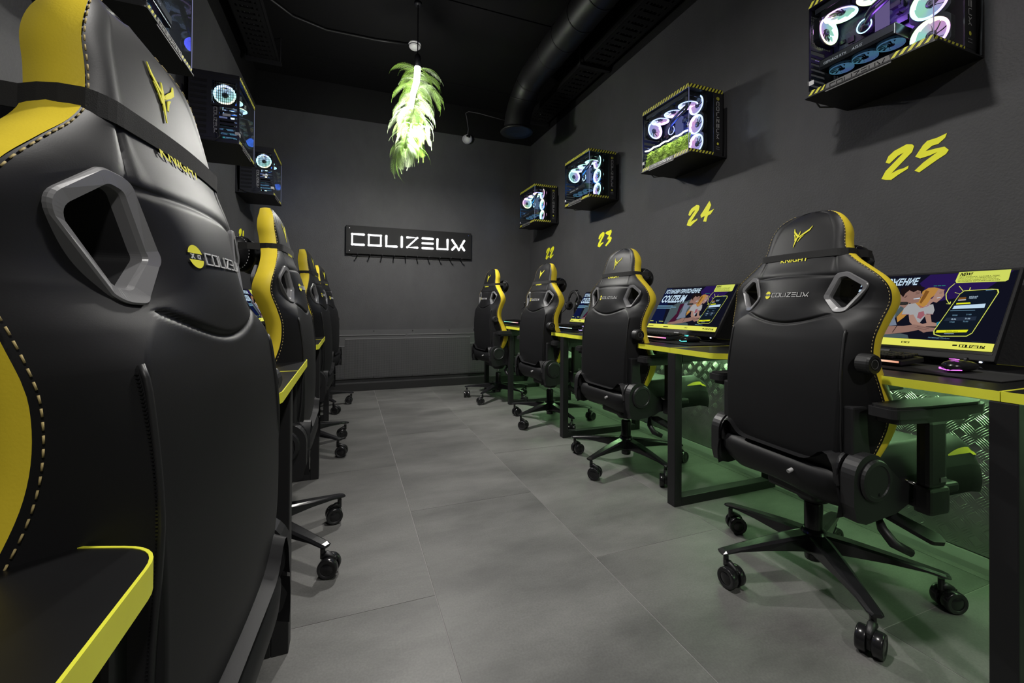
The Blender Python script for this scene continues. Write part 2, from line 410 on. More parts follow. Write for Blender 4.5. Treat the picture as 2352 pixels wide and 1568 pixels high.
rail = empty('hook_rail', (.66, YB, 1.475)); tag(rail, 'black rail with ten small coat hooks below the glowing sign', 'hook rail')
TB = TM(-.66, -YB, -1.475)
MB().box((.03, YB - .012, 1.472), (1.29, YB, 1.494), M_BLK, TB).obj('rail', rail)
for i in range(10):
    x = .083 + i * .1272
    MB().tube([(x, YB - .012, 1.483), (x, YB - .098, 1.478), (x, YB - .108, 1.484), (x, YB - .11, 1.496)], .0062, M_BLK, 8, TB).obj('hook', rail)

# ---------------------------------------------------------------- ceiling services
M_DUCT = mat('black_painted_duct', (.006, .006, .006), .5, 0., spec=.3, noise=(3, .2))
t = empty('ventilation_duct', (1.55, 2, 3.0)); tag(t, 'black round ventilation duct running below the ceiling towards the back wall', 'duct')
TB = TM(-1.55, -2, -3.0)
DX, DZ, DR = 1.58, 3.07, .125
mb = MB(); pts = [(DX, YF + .02, DZ), (DX, 3.55, DZ)]
ell = [(DX - .06 * (1 - math.cos(a)), 3.55 + .30 * math.sin(a), DZ - .30 * (1 - math.cos(a))) for a in [PI / 2 * k / 6 for k in range(1, 7)]]
mb.tube(pts + ell + [(DX - .07, 3.86, 2.66)], DR, M_DUCT, 28, TB, caps=False); mb.obj('pipe', t)
for k in range(22):
    y = -2.2 + k * .26
    MB().lathe([(DR, -.006), (DR + .004, -.004), (DR + .004, .004), (DR, .006)], M_DUCT, 28, TB @ TM(DX, y, DZ, PI / 2)).obj('seam_ring', t)
for k, a in enumerate((.5, 1.0)):
    MB().lathe([(DR, -.006), (DR + .004, -.004), (DR + .004, .004), (DR, .006)], M_DUCT, 28, TB @ TM(DX - .06 * (1 - math.cos(a)), 3.55 + .30 * math.sin(a), DZ - .30 * (1 - math.cos(a)), PI / 2 - a)).obj('seam_ring', t)
d = MB().lathe([(0, -.01), (.05, -.008), (.075, -.014), (.11, -.012), (.155, -.02), (.16, -.012), (.13, 0), (.12, .03)], M_DUCT, 32, TB @ TM(DX - .07, 3.86, 2.64)); d.obj('diffuser', t)
def tray(x0, x1, y0, y1, z, lab, braces):
    t = empty('cable_tray', ((x0 + x1) / 2, y1, z)); tag(t, lab, 'cable tray')
    TT = TM(-(x0 + x1) / 2, -y1, -z)
    M_ = M_DUCT; mb = MB()
    for x in (x0, x1): mb.box((x - .002, y0, z), (x + .002, y1, z + .07), M_, TT)
    for a, b in ((x0, x0 + .03), (x0 + .045, x0 + .06), (x1 - .06, x1 - .045), (x1 - .03, x1)): mb.box((a, y0, z), (b, y1, z + .003), M_, TT)
    mb.obj('side_rail', t)
    n = int((y1 - y0) / .07); mb = MB()
    for k in range(n):
        y = y0 + k * .07; mb.box((x0, y, z + .0005), (x1, y + .045, z + .0025), M_, TT)
    o = mb.obj('perforated_base', t); o['kind'] = 'stuff'
    mb = MB()
    for q in range(5):
        x = x0 + .05 + q * (x1 - x0 - .1) / 4
        mb.tube([(x + .006 * math.sin(y * 3 + q), y, z + .014) for y in np.linspace(y0, y1, 24)], .007, M_BLKP, 6, TT)
    mb.obj('cable', t)
    for y in braces:
        MB().box((x0 - .04, y - .02, z - .025), (x1 + .03, y + .02, z - .001), M_BLK, TT).obj('bracket', t)
        for x in (x0 - .03, x1 + .02): MB().cyl((x, y, z - .02), (x, y, ZC), .005, M_BLK, T=TT, n=8).obj('threaded_rod', t)
tray(1.86, 2.09, YF + .05, 4.5, 3.02, 'black perforated cable tray under the ceiling along the right wall', (-.6, 1.3, 3.2, 4.42))
tray(-.82, -.61, YF + .05, 4.36, 3.10, 'black perforated cable tray under the ceiling along the left wall', (-.5, 1.5, 3.0, 4.3))
# smoke detector, camera dome, cables
t = empty('smoke_detector', (.54, 3.94, ZC)); tag(t, 'round white smoke detector on the black ceiling behind the lamp cord', 'smoke detector')
MB().lathe([(0, 0), (.055, 0), (.056, -.018), (.05, -.02)], M_WHT, 28).obj('base', t)
MB().lathe([(.05, -.02), (.052, -.034), (.036, -.05), (0, -.052)], M_WHT, 28).obj('sensor_head', t)
MB().lathe([(.0525, -.024), (.054, -.026), (.0525, -.029)], M_BLK, 28).obj('vent_ring', t)
t = empty('security_camera', (1.30, YB - .0, 2.925)); tag(t, 'white dome security camera high on the back wall', 'security camera')
MB().lathe([(0, .0), (.052, .0), (.055, .012), (.05, .03), (0, .034)], M_WHT, 28, TM(0, 0, 0, PI / 2)).obj('base', t)
mb = MB(); prof = [(.054 * math.cos(a), .054 * math.sin(a)) for a in np.linspace(-PI / 2, .95, 14)]
TD = Matrix.Translation((0, -.055, -.012)) @ frame((0, 0, 0), (1, 0, 0), Vector((0, .5, .86)))
mb.lathe(prof, M_WHT, 28, TD); mb.obj('housing', t)
zt = .054 * math.sin(.95)
MB().lathe([(.054 * math.cos(.95), zt), (.028, zt + .001), (.026, zt - .004)], M_WHT, 28, TD).obj('face_ring', t)
MB().lathe([(.026, zt - .004), (.02, zt + .008), (0, zt + .013)], M_BLKS, 24, TD).obj('lens', t)
t = MB().tube([(1.308, YB - .02, 2.965), (1.318, YB - .012, 3.05), (1.30, YB - .012, 3.17), (1.285, YB - .012, 3.235), (1.32, YB - .012, 3.262), (1.45, YB - .012, 3.262), (1.57, YB - .012, 3.25), (1.79, YB - .012, 3.23)], .005, mat('grey_cable', (.1, .1, .1), .6), 8).obj('camera_cable')
tag(t, 'thin cable running from the dome camera up the black band of the back wall', 'cable')
t = MB().tube([(-.60, 3.55, 3.20), (-.45, 3.9, 3.30), (-.2, 4.0, 3.305), (.2, 3.99, 3.305), (.50, 3.95, 3.305)], .012, M_DUCT, 8).obj('detector_cable')
tag(t, 'black cable clipped across the ceiling to the smoke detector', 'cable')

# ---------------------------------------------------------------- pendant lamps
M_BULB = emi('lamp_tube_light', (1, .98, .95), 14)
def pendant(x, y, zb, label, tubelamp):
    t = empty('pendant_lamp', (x, y, ZC)); tag(t, label, 'lamp')
    MB().cyl((0, 0, 0), (0, 0, zb + .16 - ZC), .0045, M_BLK, n=8).obj('cord', t)
    MB().lathe([(0, 0), (.03, 0), (.028, -.02), (0, -.022)], M_BLK, 20).obj('ceiling_cup', t)
    if tubelamp:
        MB().lathe([(0, .08), (.016, .08), (.024, .06), (.024, -.02), (0, -.02)], M_BLK, 20, TM(0, 0, zb + .10 - ZC)).obj('socket', t)
        MB().tube([(.0, 0, zb + .08 - ZC), (-.008, -.01, zb - .04 - ZC), (-.035, -.02, zb - .14 - ZC), (-.05, -.02, zb - .26 - ZC)], [.024, .024, .021, .016], M_BULB, 14).obj('light_tube', t)
    else:
        MB().lathe([(.02, .14), (.03, .12), (.10, .03), (.105, 0), (.10, .0), (.094, .03), (.025, .115)], M_BLK, 28, TM(0, 0, zb - ZC)).obj('lamp_shade', t)
        MB().lathe([(0, .02), (.08, .02)], emi('lamp_disc', (1, .97, .93), 8), 28, TM(0, 0, zb - ZC)).obj('diffuser', t)
    return t
pendant(LAMP_X, 3.40, 2.73, 'black corded pendant lamp with bright tube wrapped in green fern', True)
pendant(LAMP_X, 1.0, 2.72, 'black shaded pendant lamp above the aisle, nearer the camera', False)
pendant(LAMP_X, -1.3, 2.72, 'black shaded pendant lamp above the aisle behind the camera', False)
M_FERN = mat('fern_green', (.11, .20, .02), .55, noise=(9, .4))
M_FERN2 = mat('fern_pale', (.26, .34, .18), .5, noise=(12, .3))
for m_ in (M_FERN, M_FERN2):
    b_ = m_.node_tree.nodes['Principled BSDF']; b_.inputs['Transmission Weight'].default_value = 0
def frond_mesh(L, droop, m, seed):
    rnd = random.Random(seed); mb = MB()
    pts = []; p = Vector((0, 0, 0)); ang = .35
    N = 16
    for i in range(N + 1):
        pts.append(p.copy()); ang -= droop / N
        p = p + Vector((math.cos(ang), 0, math.sin(ang))) * (L / N)
    mb.tube(pts, [.0022 * (1 - .7 * i / N) for i in range(N + 1)], m, 4)
    for i in range(2, N * 2):
        f = i / (N * 2); k = min(int(f * N), N - 1); fr = f * N - k
        q = pts[k].lerp(pts[k + 1], fr); d = (pts[k + 1] - pts[k]).normalized()
        ll = .05 * math.sin(PI * min(1, f * 1.05 + .12)) ** .6 * (L / .34) + .006
        for s_ in (-1, 1):
            side = Vector((0, s_, 0)); tip = q + side * ll + d * ll * .62 + Vector((0, 0, -ll * .25 + rnd.uniform(-.004, .004)))
            wv = d * .0015
            mid = q.lerp(tip, .5) + Vector((0, 0, .003))
            mb.add([tuple(q - wv), tuple(mid - wv * .9), tuple(tip), tuple(mid + wv * 1.1), tuple(q + wv)], [(0, 1, 3, 4), (1, 2, 3)], m)
    return mb
fern = empty('fern_garland', (LAMP_X - .005, 3.40, 2.78)); tag(fern, 'trailing green fern garland hanging round the glowing pendant lamp', 'plant')
variants = []
for i, (L, dr, mm) in enumerate(((.27, 1.5, M_FERN), (.32, 1.7, M_FERN), (.24, 1.3, M_FERN2), (.30, 1.6, M_FERN2))):
    mb = frond_mesh(L, dr, mm, i); me = mb.obj('frond', fern); variants.append(me.data); bpy.data.objects.remove(me)
rnd = random.Random(11)
MB().tube([(0, 0, .02), (-.012, .0, -.2), (-.045, 0, -.42), (-.085, 0, -.62)], .012, mat('fern_stem', (.09, .12, .03), .7), 8).obj('stem', fern)
for k in range(120):
    f = k / 119; z = .03 - f * .66
    a = k * 2.399 + rnd.uniform(-.3, .3)
    # keep the front of the tube partly bare in the upper part as in the photograph
    if f < .42 and -2.3 < ((a + PI) % (2 * PI) - PI) < -1.0 and rnd.random() < .8: a += 1.4
    o = bpy.data.objects.new('frond', variants[rnd.choice((0, 1, 1, 0, 2, 3))]); COL.objects.link(o); o.parent = fern
    s_ = rnd.uniform(.6, 1.02)
    xo = .01 - .10 * f * f
    o.location = (xo + .02 * math.cos(a), .02 * math.sin(a), z)
    o.rotation_euler = (rnd.uniform(-.2, .2), rnd.uniform(-.15, .65) + f * .45, a)
    o.scale = (s_, s_, s_)

# ---------------------------------------------------------------- desks
M_DTOP = mat('black_desk_laminate', (.006, .006, .0065), .36, spec=.35, noise=(20, .1), bump=(500, .1, .0003))
M_LED = emi('green_led', (.52, 1.0, .46), 58.0)
ZD = .742
def rounded(pts, radii, n=7):
    out = []; N = len(pts)
    for i in range(N):
        p = Vector((*pts[i], 0)); a = Vector((*pts[i - 1], 0)); b = Vector((*pts[(i + 1) % N], 0)); r = radii[i]
        if r <= 0: out.append((p.x, p.y)); continue
        u = (a - p).normalized(); v = (b - p).normalized(); ang = u.angle(v)
        t_ = min(r / math.tan(ang / 2), (a - p).length * .49, (b - p).length * .49)
        p0 = p + u * t_; p1 = p + v * t_
        for k in range(n + 1):
            s_ = k / n; q = p0.lerp(p, s_).lerp(p.lerp(p1, s_), s_); out.append((q.x, q.y))
    return out
def desk(side, y0, y1, label, wn, wf, leg_y, led=True, run=.10):
    """side +1: against the right wall; -1: against the left wall. wn, wf = width of the forward wings at the near and far end"""
    f, wall, rec = (1.43, XR, 1.585) if side > 0 else (-.135, XL, -.345)
    t = empty('gaming_desk', (wall, (y0 + y1) / 2, 0)); tag(t, label, 'desk', None)
    TT = TM(-wall, -(y0 + y1) / 2, 0)
    y0 += .001; y1 -= .001
    P = [(wall - side * .001, y0), (f, y0), (f, y0 + wn), (rec, y0 + wn + run), (rec, y1 - wf - (.10 if side > 0 else .15)), (f, y1 - wf), (f, y1), (wall - side * .001, y1)]
    rad = [0, 0, .045, .09, .09, .045, 0, 0]
    out = rounded(P, rad)
    a = sum(out[i][0] * out[(i + 1) % len(out)][1] - out[(i + 1) % len(out)][0] * out[i][1] for i in range(len(out)))
    if a < 0: out = out[::-1]
    N = len(out)
    def inset(d):
        res = []
        for i in range(N):
            p = Vector(out[i]); q = Vector(out[i - 1]); r = Vector(out[(i + 1) % N])
            e1 = (p - q); e2 = (r - p)
            if e1.length < 1e-6: e1 = e2
            if e2.length < 1e-6: e2 = e1
            n1 = Vector((-e1.y, e1.x)).normalized(); n2 = Vector((-e2.y, e2.x)).normalized()
            b = (n1 + n2); b = b.normalized() if b.length > 1e-6 else n1
            res.append(tuple(p + b * d / max(.35, b.dot(n1))))
        return res
    ins = inset(.0025)
    MB().prism(ins, ZD - .022, ZD, M_DTOP, TT).obj('tabletop', t)
    mb = MB(); z0, z1 = ZD - .023, ZD + .0006
    vs = [(p[0], p[1], z0) for p in out] + [(p[0], p[1], z1) for p in out] + [(p[0], p[1], z1) for p in ins] + [(p[0], p[1], z0) for p in ins]
    fs = []
    for i in range(N):
        j = (i + 1) % N
        for k in range(4): k2 = (k + 1) % 4; fs.append((k * N + i, k * N + j, k2 * N + j, k2 * N + i))
    mb.add(vs, fs, M_YEDGE, TT); mb.obj('yellow_edging', t)
    # cable box and LED strip below the top
    xa = 1.62 if side > 0 else -.40
    MB().box((xa, y0 + .33, ZD - .075), (xa + side * .10, y0 + .56, ZD - .026), M_BLKP, TT, bev=.006).obj('power_box', t)
    if led:
        MB().box((wall - side * .080, y0 + .04, ZD - .0265), (wall - side * .100, y1 - .04, ZD - .0235), M_LED, TT).obj('led_strip', t)
    # steel loop leg
    if leg_y is not None:
        fx = 1.43 if side > 0 else -.144; bx = 2.09 if side > 0 else -.86; ty = .05; tx = .042
        for nm, a_, b_ in (('front_leg', (fx, leg_y, 0), (fx + side * tx, leg_y + ty, ZD - .024)), ('back_leg', (bx, leg_y, 0), (bx - side * tx, leg_y + ty, ZD - .024)),
                           ('foot_bar', (fx + side * tx, leg_y, .0), (bx - side * tx, leg_y + ty, .042)), ('top_bar', (fx + side * tx, leg_y, ZD - .066), (bx - side * tx, leg_y + ty, ZD - .024))):
            MB().box(a_, b_, M_BLK, TT, bev=.003).obj(nm, t)
    return t
RS = [-.575, .53, 1.635, 2.74, 3.845, 4.95]
rl = ['yellow-edged black desk cut by the right edge of the photo', 'yellow-edged black desk behind the nearest right chair, with the largest monitor', 'yellow-edged black desk with the second nearest right monitor',
      'yellow-edged black desk third along the right wall', 'yellow-edged black desk in the far right corner']
for i in range(5):
    desk(1, RS[i], RS[i + 1], rl[i], .25, .25, [.50, 1.60, 2.715, 3.80, 4.56][i])
LS = [-1.07, .165, 1.396, 2.63, 3.865, 4.95]
ll = ['yellow-edged black desk at the bottom left corner of the photo', 'yellow-edged black desk hidden behind the nearest left chair', 'yellow-edged black desk, second along the left wall from the front',
      'yellow-edged black desk, third along the left wall from the front', 'yellow-edged black desk, farthest along the left wall']
for i in range(5):
    desk(-1, LS[i], LS[i + 1], ll[i], .252 if i == 1 else .29, .345, [.04, 1.29, 2.523, 3.756, 4.56][i], run=.075 if i == 1 else .15, led=False)

# ---------------------------------------------------------------- diamond plate along the right wall below the desks
M_DIA = mat('tread_plate_aluminium', (.46, .46, .46), .33, 1.0, noise=(5, .25), bump=(4, .35, .02))
M_COVE = mat('grey_cove_skirting', (.30, .30, .29), .55)
struct(MB().prism([(YF, 0), (YF, 0), (YB, 0), (YB, 0)][0:0] or [(XR - .034, 0), (XR, 0), (XR, .05), (XR - .012, .05), (XR - .028, .02)], 0, YB - .016 - YF, M_COVE, Matrix.Translation((0, YB - .016, 0)) @ Matrix.Rotation(PI / 2, 4, 'X')), 'baseboard_right')
plates = [(-2.3, -.08), (-.08, 1.16), (1.16, 2.40), (2.40, 3.64), (3.64, 4.95)]
pl_lab = ['aluminium tread plate on right wall foot, behind the camera', 'aluminium tread plate behind the nearest right chair, below number 25', 'aluminium tread plate on the wall foot below numbers 25 and 24', 'aluminium tread plate third from the near end of the right wall', 'aluminium tread plate ending at the far right corner']
for (a, b), lb in zip(plates, pl_lab):
    t = empty('tread_plate', (XR, (a + b) / 2, .05)); tag(t, lb, 'metal plate')
    TT = TM(-XR, -(a + b) / 2, -.05)
    MB().box((XR - .006, a + .001, .054), (XR - .0005, b - .001, .592), M_DIA, TT).obj('sheet', t)
    mb = MB(); px = XR - .006; g = .042; ph = .0013; rowi = 0; z = .075
    while z < .585:
        y = a + .03 + (0); coli = 0
        while y < b - .02:
            s_ = 1 if (rowi + coli) % 2 == 0 else -1
            for k in range(5):
                o_ = (k - 2) * .0072
                # bar centre shifted perpendicular to its direction
                d = Vector((0, math.cos(PI / 4) * s_, math.sin(PI / 4))); n_ = Vector((0, -d.z, d.y))
                c = Vector((px, y, z)) + n_ * o_
                hl = .021 - abs(k - 2) * .0015; hw = .0022
                vs = [c - d * hl, c + n_ * hw, c + d * hl, c - n_ * hw, c - d * hl * .35 + Vector((-ph, 0, 0)), c + d * hl * .35 + Vector((-ph, 0, 0))]
                mb.add([tuple(v) for v in vs], [(0, 4, 1), (1, 4, 5), (1, 5, 2), (2, 5, 3), (3, 5, 4), (3, 4, 0)], M_DIA, TT)
            y += g; coli += 1
        z += g; rowi += 1
    o = mb.obj('raised_bars', t); o['kind'] = 'stuff'
    for zz in (.07, .57):
        for yy in (a + .04, b - .04): MB().cyl((XR - .009, yy, zz), (XR - .005, yy, zz), .005, M_BLK, n=8, T=TT).obj('screw', t)

# ---------------------------------------------------------------- yellow wall numbers
N2 = [(1.1322, 1.5571), (1.1224, 1.58), (1.1016, 1.5963), (1.0587, 1.6095), (1.0412, 1.6033), (1.0339, 1.5933), (1.0412, 1.571), (1.1124, 1.5045), (1.0888, 1.513), (1.0678, 1.5143), (1.0526, 1.5197), (1.0546, 1.5078), (1.0845, 1.4939), (1.1124, 1.4777), (1.1322, 1.4831), (1.1478, 1.4911), (1.1322, 1.5206), (1.0686, 1.5786), (1.0888, 1.5716), (1.1189, 1.5478)]
N5 = [(0.9365, 1.6077), (0.9419, 1.5918), (0.962, 1.5754), (0.9807, 1.5747), (1.0017, 1.5602), (0.9657, 1.56), (0.9437, 1.5581), (0.9311, 1.5411), (0.9401, 1.5277), (0.9657, 1.5147), (1.0213, 1.4817), (1.0372, 1.4927), (1.0075, 1.5182), (0.9639, 1.545), (0.9883, 1.5387), (1.0193, 1.5366), (1.0344, 1.5488), (1.0095, 1.5872), (0.9959, 1.5994), (0.9657, 1.6005)]
N4 = [(2.0842, 1.611), (2.0707, 1.5816), (2.092, 1.5439), (2.0469, 1.5534), (2.0745, 1.5245), (2.0973, 1.5205), (2.1107, 1.4837), (2.1355, 1.4904), (2.1218, 1.5232), (2.1538, 1.5165), (2.1581, 1.5357), (2.122, 1.5715), (2.1016, 1.5937)]
N3 = [(.115, .115), (.085, .125), (.02, .13), (.012, .11), (.03, .085), (.045, .075), (.02, .068), (.012, .052), (.03, .03), (.10, -.005), (.115, .006), (.07, .035), (.055, .05), (.085, .055), (.075, .07), (.055, .085), (.09, .10)]
N1 = [(.075, .125), (.05, .13), (.035, .12), (.07, .0), (.095, .004)]
def digit(pts, flip=False):
    y0 = min(p[0] for p in pts); return [(p[0] - y0, p[1] - 1.4777 if p[1] > 1 else p[1]) for p in pts]
def number(parts, yref, x, side, label, hgt=0.0):
    """parts: list of (polygon in (y,z), offset). Right wall: text runs towards -y."""
    t = empty('wall_number', (x, yref, 1.478)); tag(t, label, 'number', 'yellow station numbers')
    for pts, off in parts:
        mb = MB(); pp = [((off - p[0]) if side > 0 else -(off - p[0]), p[1]) for p in pts]
        # local: s along text direction (+ = reading direction)
        pp = [(s_, z) for s_, z in pp]
        T_ = frame((0, 0, 0), (0, -1, 0), (0, 0, 1)) if side > 0 else frame((0, 0, 0), (0, 1, 0), (0, 0, 1))
        mb.prism([(s_ if side > 0 else -s_, z) for s_, z in pp], 0.0002, .0022, M_YPRINT, T_)
        mb.obj('digit', t)
D2, D5, D4, D3, D1 = digit(N2), digit(N5), digit(N4), digit(N3), digit(N1)
# s = off - y  => for right wall text axis is -y; offsets put the digits in place
number([(D2, .114), (D5, .221)], 1.148, XR, 1, 'yellow painted number 25, nearest and largest on the right wall')
number([(D2, .109), (D4, .228)], 2.276, XR, 1, 'yellow painted number 24 under the case with green moss')
number([(D2, .109), (D3, .222)], 3.386, XR, 1, 'yellow painted number 23, third along the right wall')
number([(D2, .109), (D2, .215)], 4.499, XR, 1, 'small yellow painted number 22 beside the back corner')
number([(D2, .109), (D1, .200)], 4.31, XL, -1, 'yellow number 21 on the left wall beside the far cases')
number([(D2, .109), (D5, .215)], 3.07, XL, -1, 'yellow number hidden behind the nearest left chair') if False else None

# ---------------------------------------------------------------- gaming chair
def interp(x, tab):
    xs = [a for a, b in tab]; ys = [b for a, b in tab]
    # smooth (monotone-ish cubic) interpolation
    if x <= xs[0]: return ys[0]
    if x >= xs[-1]: return ys[-1]
    i = max(k for k in range(len(xs)) if xs[k] <= x); i = min(i, len(xs) - 2)
    h = xs[i + 1] - xs[i]; t_ = (x - xs[i]) / h
    def sl(k):
        if k <= 0 or k >= len(xs) - 1: 
            return 0 if k not in (0, len(xs) - 1) else ((ys[1] - ys[0]) / (xs[1] - xs[0]) if k == 0 else (ys[-1] - ys[-2]) / (xs[-1] - xs[-2]))
        return (ys[k + 1] - ys[k - 1]) / (xs[k + 1] - xs[k - 1])
    m0, m1 = sl(i) * h, sl(i + 1) * h
    return (2 * t_**3 - 3 * t_**2 + 1) * ys[i] + (t_**3 - 2 * t_**2 + t_) * m0 + (-2 * t_**3 + 3 * t_**2) * ys[i + 1] + (t_**3 - t_**2) * m1
W_ = [(.44, .225), (.50, .245), (.57, .262), (.62, .268), (.70, .262), (.78, .256), (.84, .259), (.90, .270), (.96, .281), (1.0, .276), (1.03, .256), (1.06, .220), (1.09, .180), (1.115, .155), (1.15, .142), (1.19, .136), (1.22, .124), (1.245, .105), (1.262, .08), (1.272, .05), (1.276, .012)]
YS = [(.44, -.10), (.50, -.085), (.57, -.066), (.62, -.06), (.70, -.082), (.78, -.108), (.85, -.112), (.90, -.100), (.96, -.082), (1.03, -.088), (1.08, -.085), (1.12, -.078), (1.18, -.067), (1.24, -.056), (1.276, -.034)]
YBk = [(.44, -.172), (.50, -.182), (.60, -.186), (.75, -.180), (.88, -.164), (.94, -.157), (.98, -.149), (1.04, -.129), (1.09, -.105), (1.13, -.095), (1.19, -.080), (1.24, -.064), (1.276, -.038)]
WF = [(.44, .200), (.60, .208), (.86, .208), (.90, .178), (.94, .110), (.98, .098), (1.04, .104), (1.09, .112), (1.13, .115), (1.2, .10), (1.24, .078), (1.262, .055), (1.276, .008)]
FT = [(.44, .035), (.6, .055), (.8, .045), (.95, .055), (1.05, .05), (1.15, .055), (1.22, .052), (1.276, .03)]   # seam to front edge
def section(z):
    """right half of the cross-section, back centre to front centre: list of (x, y, zone)"""
    w_, ys, yb, wf, ft = (interp(z, q) for q in (W_, YS, YBk, WF, FT))
    pts = []
    for k in range(26): pts.append((wf * k / 26, yb + .006 * (k / 26) ** 2))
    p1 = (wf, yb + .006); p2 = (w_, ys)
    kk = min(1, max(0, (z - .86) / .08)); c = (wf + (w_ - wf) * (.30 + .32 * kk), yb + (ys - yb) * (.36 - .08 * kk))
    NB = 18
    for k in range(NB + 1):
        s_ = k / NB; a = (1 - s_) ** 2; b = 2 * s_ * (1 - s_); d = s_ * s_
        pts.append((a * p1[0] + b * c[0] + d * p2[0], a * p1[1] + b * c[1] + d * p2[1]))
    pts = [(x, y + .028 * math.exp(-((x - .172) / .066) ** 2 - ((z - .975) / .062) ** 2)) for x, y in pts]
    back = pts
    side = []
    p3 = (w_ - min(.012, w_ * .3), ys + ft)
    for k in range(7):
        s_ = k / 6; bul = .007 * math.sin(PI * s_)
        side.append((p2[0] + (p3[0] - p2[0]) * s_ + bul, p2[1] + (p3[1] - p2[1]) * s_))
    yc = max(yb + .085, ys + ft - .045) if z < 1.06 else ys + ft + .004
    front = []
    for k in range(13):
        s_ = k / 12; x = p3[0] * (1 - s_)
        e = .5 - .5 * math.cos(PI * min(1, s_ / .55)); y = p3[1] * (1 - e) + yc * e + .012 * math.sin(PI * min(1, s_ / .45)) * (1 if z < 1.05 else .3)
        front.append((x, y))
    return back, side, front
RING_O = [(.118, .971), (.146, 1.047), (.176, 1.051), (.236, 1.010), (.182, .925), (.156, .923)]
RING_I = [(.134, .970), (.157, 1.031), (.172, 1.035), (.219, 1.002), (.178, .940), (.165, .939)]
def inpoly(x, y, P):
    c = False
    for i in range(len(P)):
        a, b = P[i], P[i - 1]
        if (a[1] > y) != (b[1] > y) and x < (b[0] - a[0]) * (y - a[1]) / (b[1] - a[1]) + a[0]: c = not c
    return c
def groove(x, z):
    x = abs(x); d = 0
    if x < .150:
        zs = .884 + .034 * (x / .15) ** 1.8
        d += .0055 * math.exp(-((z - zs) / .0040) ** 2)
        zt = 1.041 + .004 * math.cos(x * 12)
        d += .0035 * math.exp(-((z - zt) / .0045) ** 2)
    if 1.04 < z < 1.12:
        xs = .146 - .02 * math.sin((z - 1.04) / .08 * PI / 2)
        d += .003 * math.exp(-((x - xs) / .0045) ** 2) * min(1, (1.12 - z) / .02)
    # puffiness of the panels
    if z < .885 and x < .2: d -= .004 * math.sin(PI * min(1, (x + .2) / .4)) * min(1, (z - .44) / .1) * min(1, (.885 - z) / .05)
    return d
ZROW = sorted(set([round(.44 + k * .0085, 4) for k in range(50)] + [round(.868 + k * .0026, 4) for k in range(70)] + [round(1.055 + k * .0070, 4) for k in range(27)] + [1.2455, 1.252, 1.258, 1.2635, 1.268, 1.2715, 1.274, 1.276]))
ZROW = [z for z in ZROW if z <= 1.276]
SEC = [section(z) for z in ZROW]
def back_xy(x, z):
    b, _, _ = section(z); ax = abs(x)
    for p, q in zip(b, b[1:]):
        if p[0] <= ax <= q[0] + 1e-9:
            s_ = (ax - p[0]) / max(1e-9, q[0] - p[0]); return p[1] + (q[1] - p[1]) * s_
    return b[-1][1]
def on_back(x, z, h): return (x, back_xy(x, z) + groove(x, z) - h - .0008, z)
def strip(rows, mats_, hole=None, flip=False):
    mb = MB(); n = len(rows[0]); vs = [p for r in rows for p in r]; fs = []
    for i in range(len(rows) - 1):
        for k in range(n - 1):
            a, b, c, d = i * n + k, i * n + k + 1, (i + 1) * n + k + 1, (i + 1) * n + k
            cx_ = (vs[a][0] + vs[c][0]) / 2; cz_ = (vs[a][2] + vs[c][2]) / 2
            if hole and inpoly(abs(cx_), cz_, hole): continue
            fs.append((a, b, c, d) if not flip else (d, c, b, a))
    mb.add(vs, fs, mats_, None, True); return mb
HOLE = [(a * .45 + c * .55, b * .45 + d * .55) for (a, b), (c, d) in zip(RING_O, RING_I)]
def resamp(P, rr=.018):
    return rounded(P, [rr] * len(P), 6)
def caster_mesh():
    mb = MB(); r = .0335
    for s_ in (-1, 1):
        x0 = s_ * .0052
        prof = [(0, 0), (r * .55, 0), (r * .62, .003), (r * .86, .003), (r * .94, .001), (r, .004), (r, .021), (r * .95, .0245), (0, .0245)]
        T_ = TM(x0, .022, r + .0005, 0, PI / 2 * s_, 0)
        mb.lathe(prof, M_BLKS, 26, T_)
        mb.lathe([(r * .90, .025), (r * .62, .0252), (r * .58, .022)], M_BLKP, 26, T_)
    mb.box((-.0052, .0, .02), (.0052, .044, .064), M_BLKP)
    mb.tube([(0, .045, .050), (0, .034, .064), (0, .014, .073), (0, 0, .070)], [.005, .008, .011, .012], M_BLKP, 10)
    mb.cyl((0, 0, .06), (0, 0, .094), .0085, M_BLKS, n=12)
    return mb
def pillow_pt(u, v):
    """u round, v along x"""
    xx = .142 * v; e = (1 - abs(v) ** 3.2) ** .5
    waist = 1 - .18 * math.exp(-(v / .35) ** 2)
    return (xx, .045 + .042 * math.cos(u) * max(.04, e) * waist + .012 * abs(v) ** 2, 1.096 + .069 * math.sin(u) * max(.04, e) * waist)
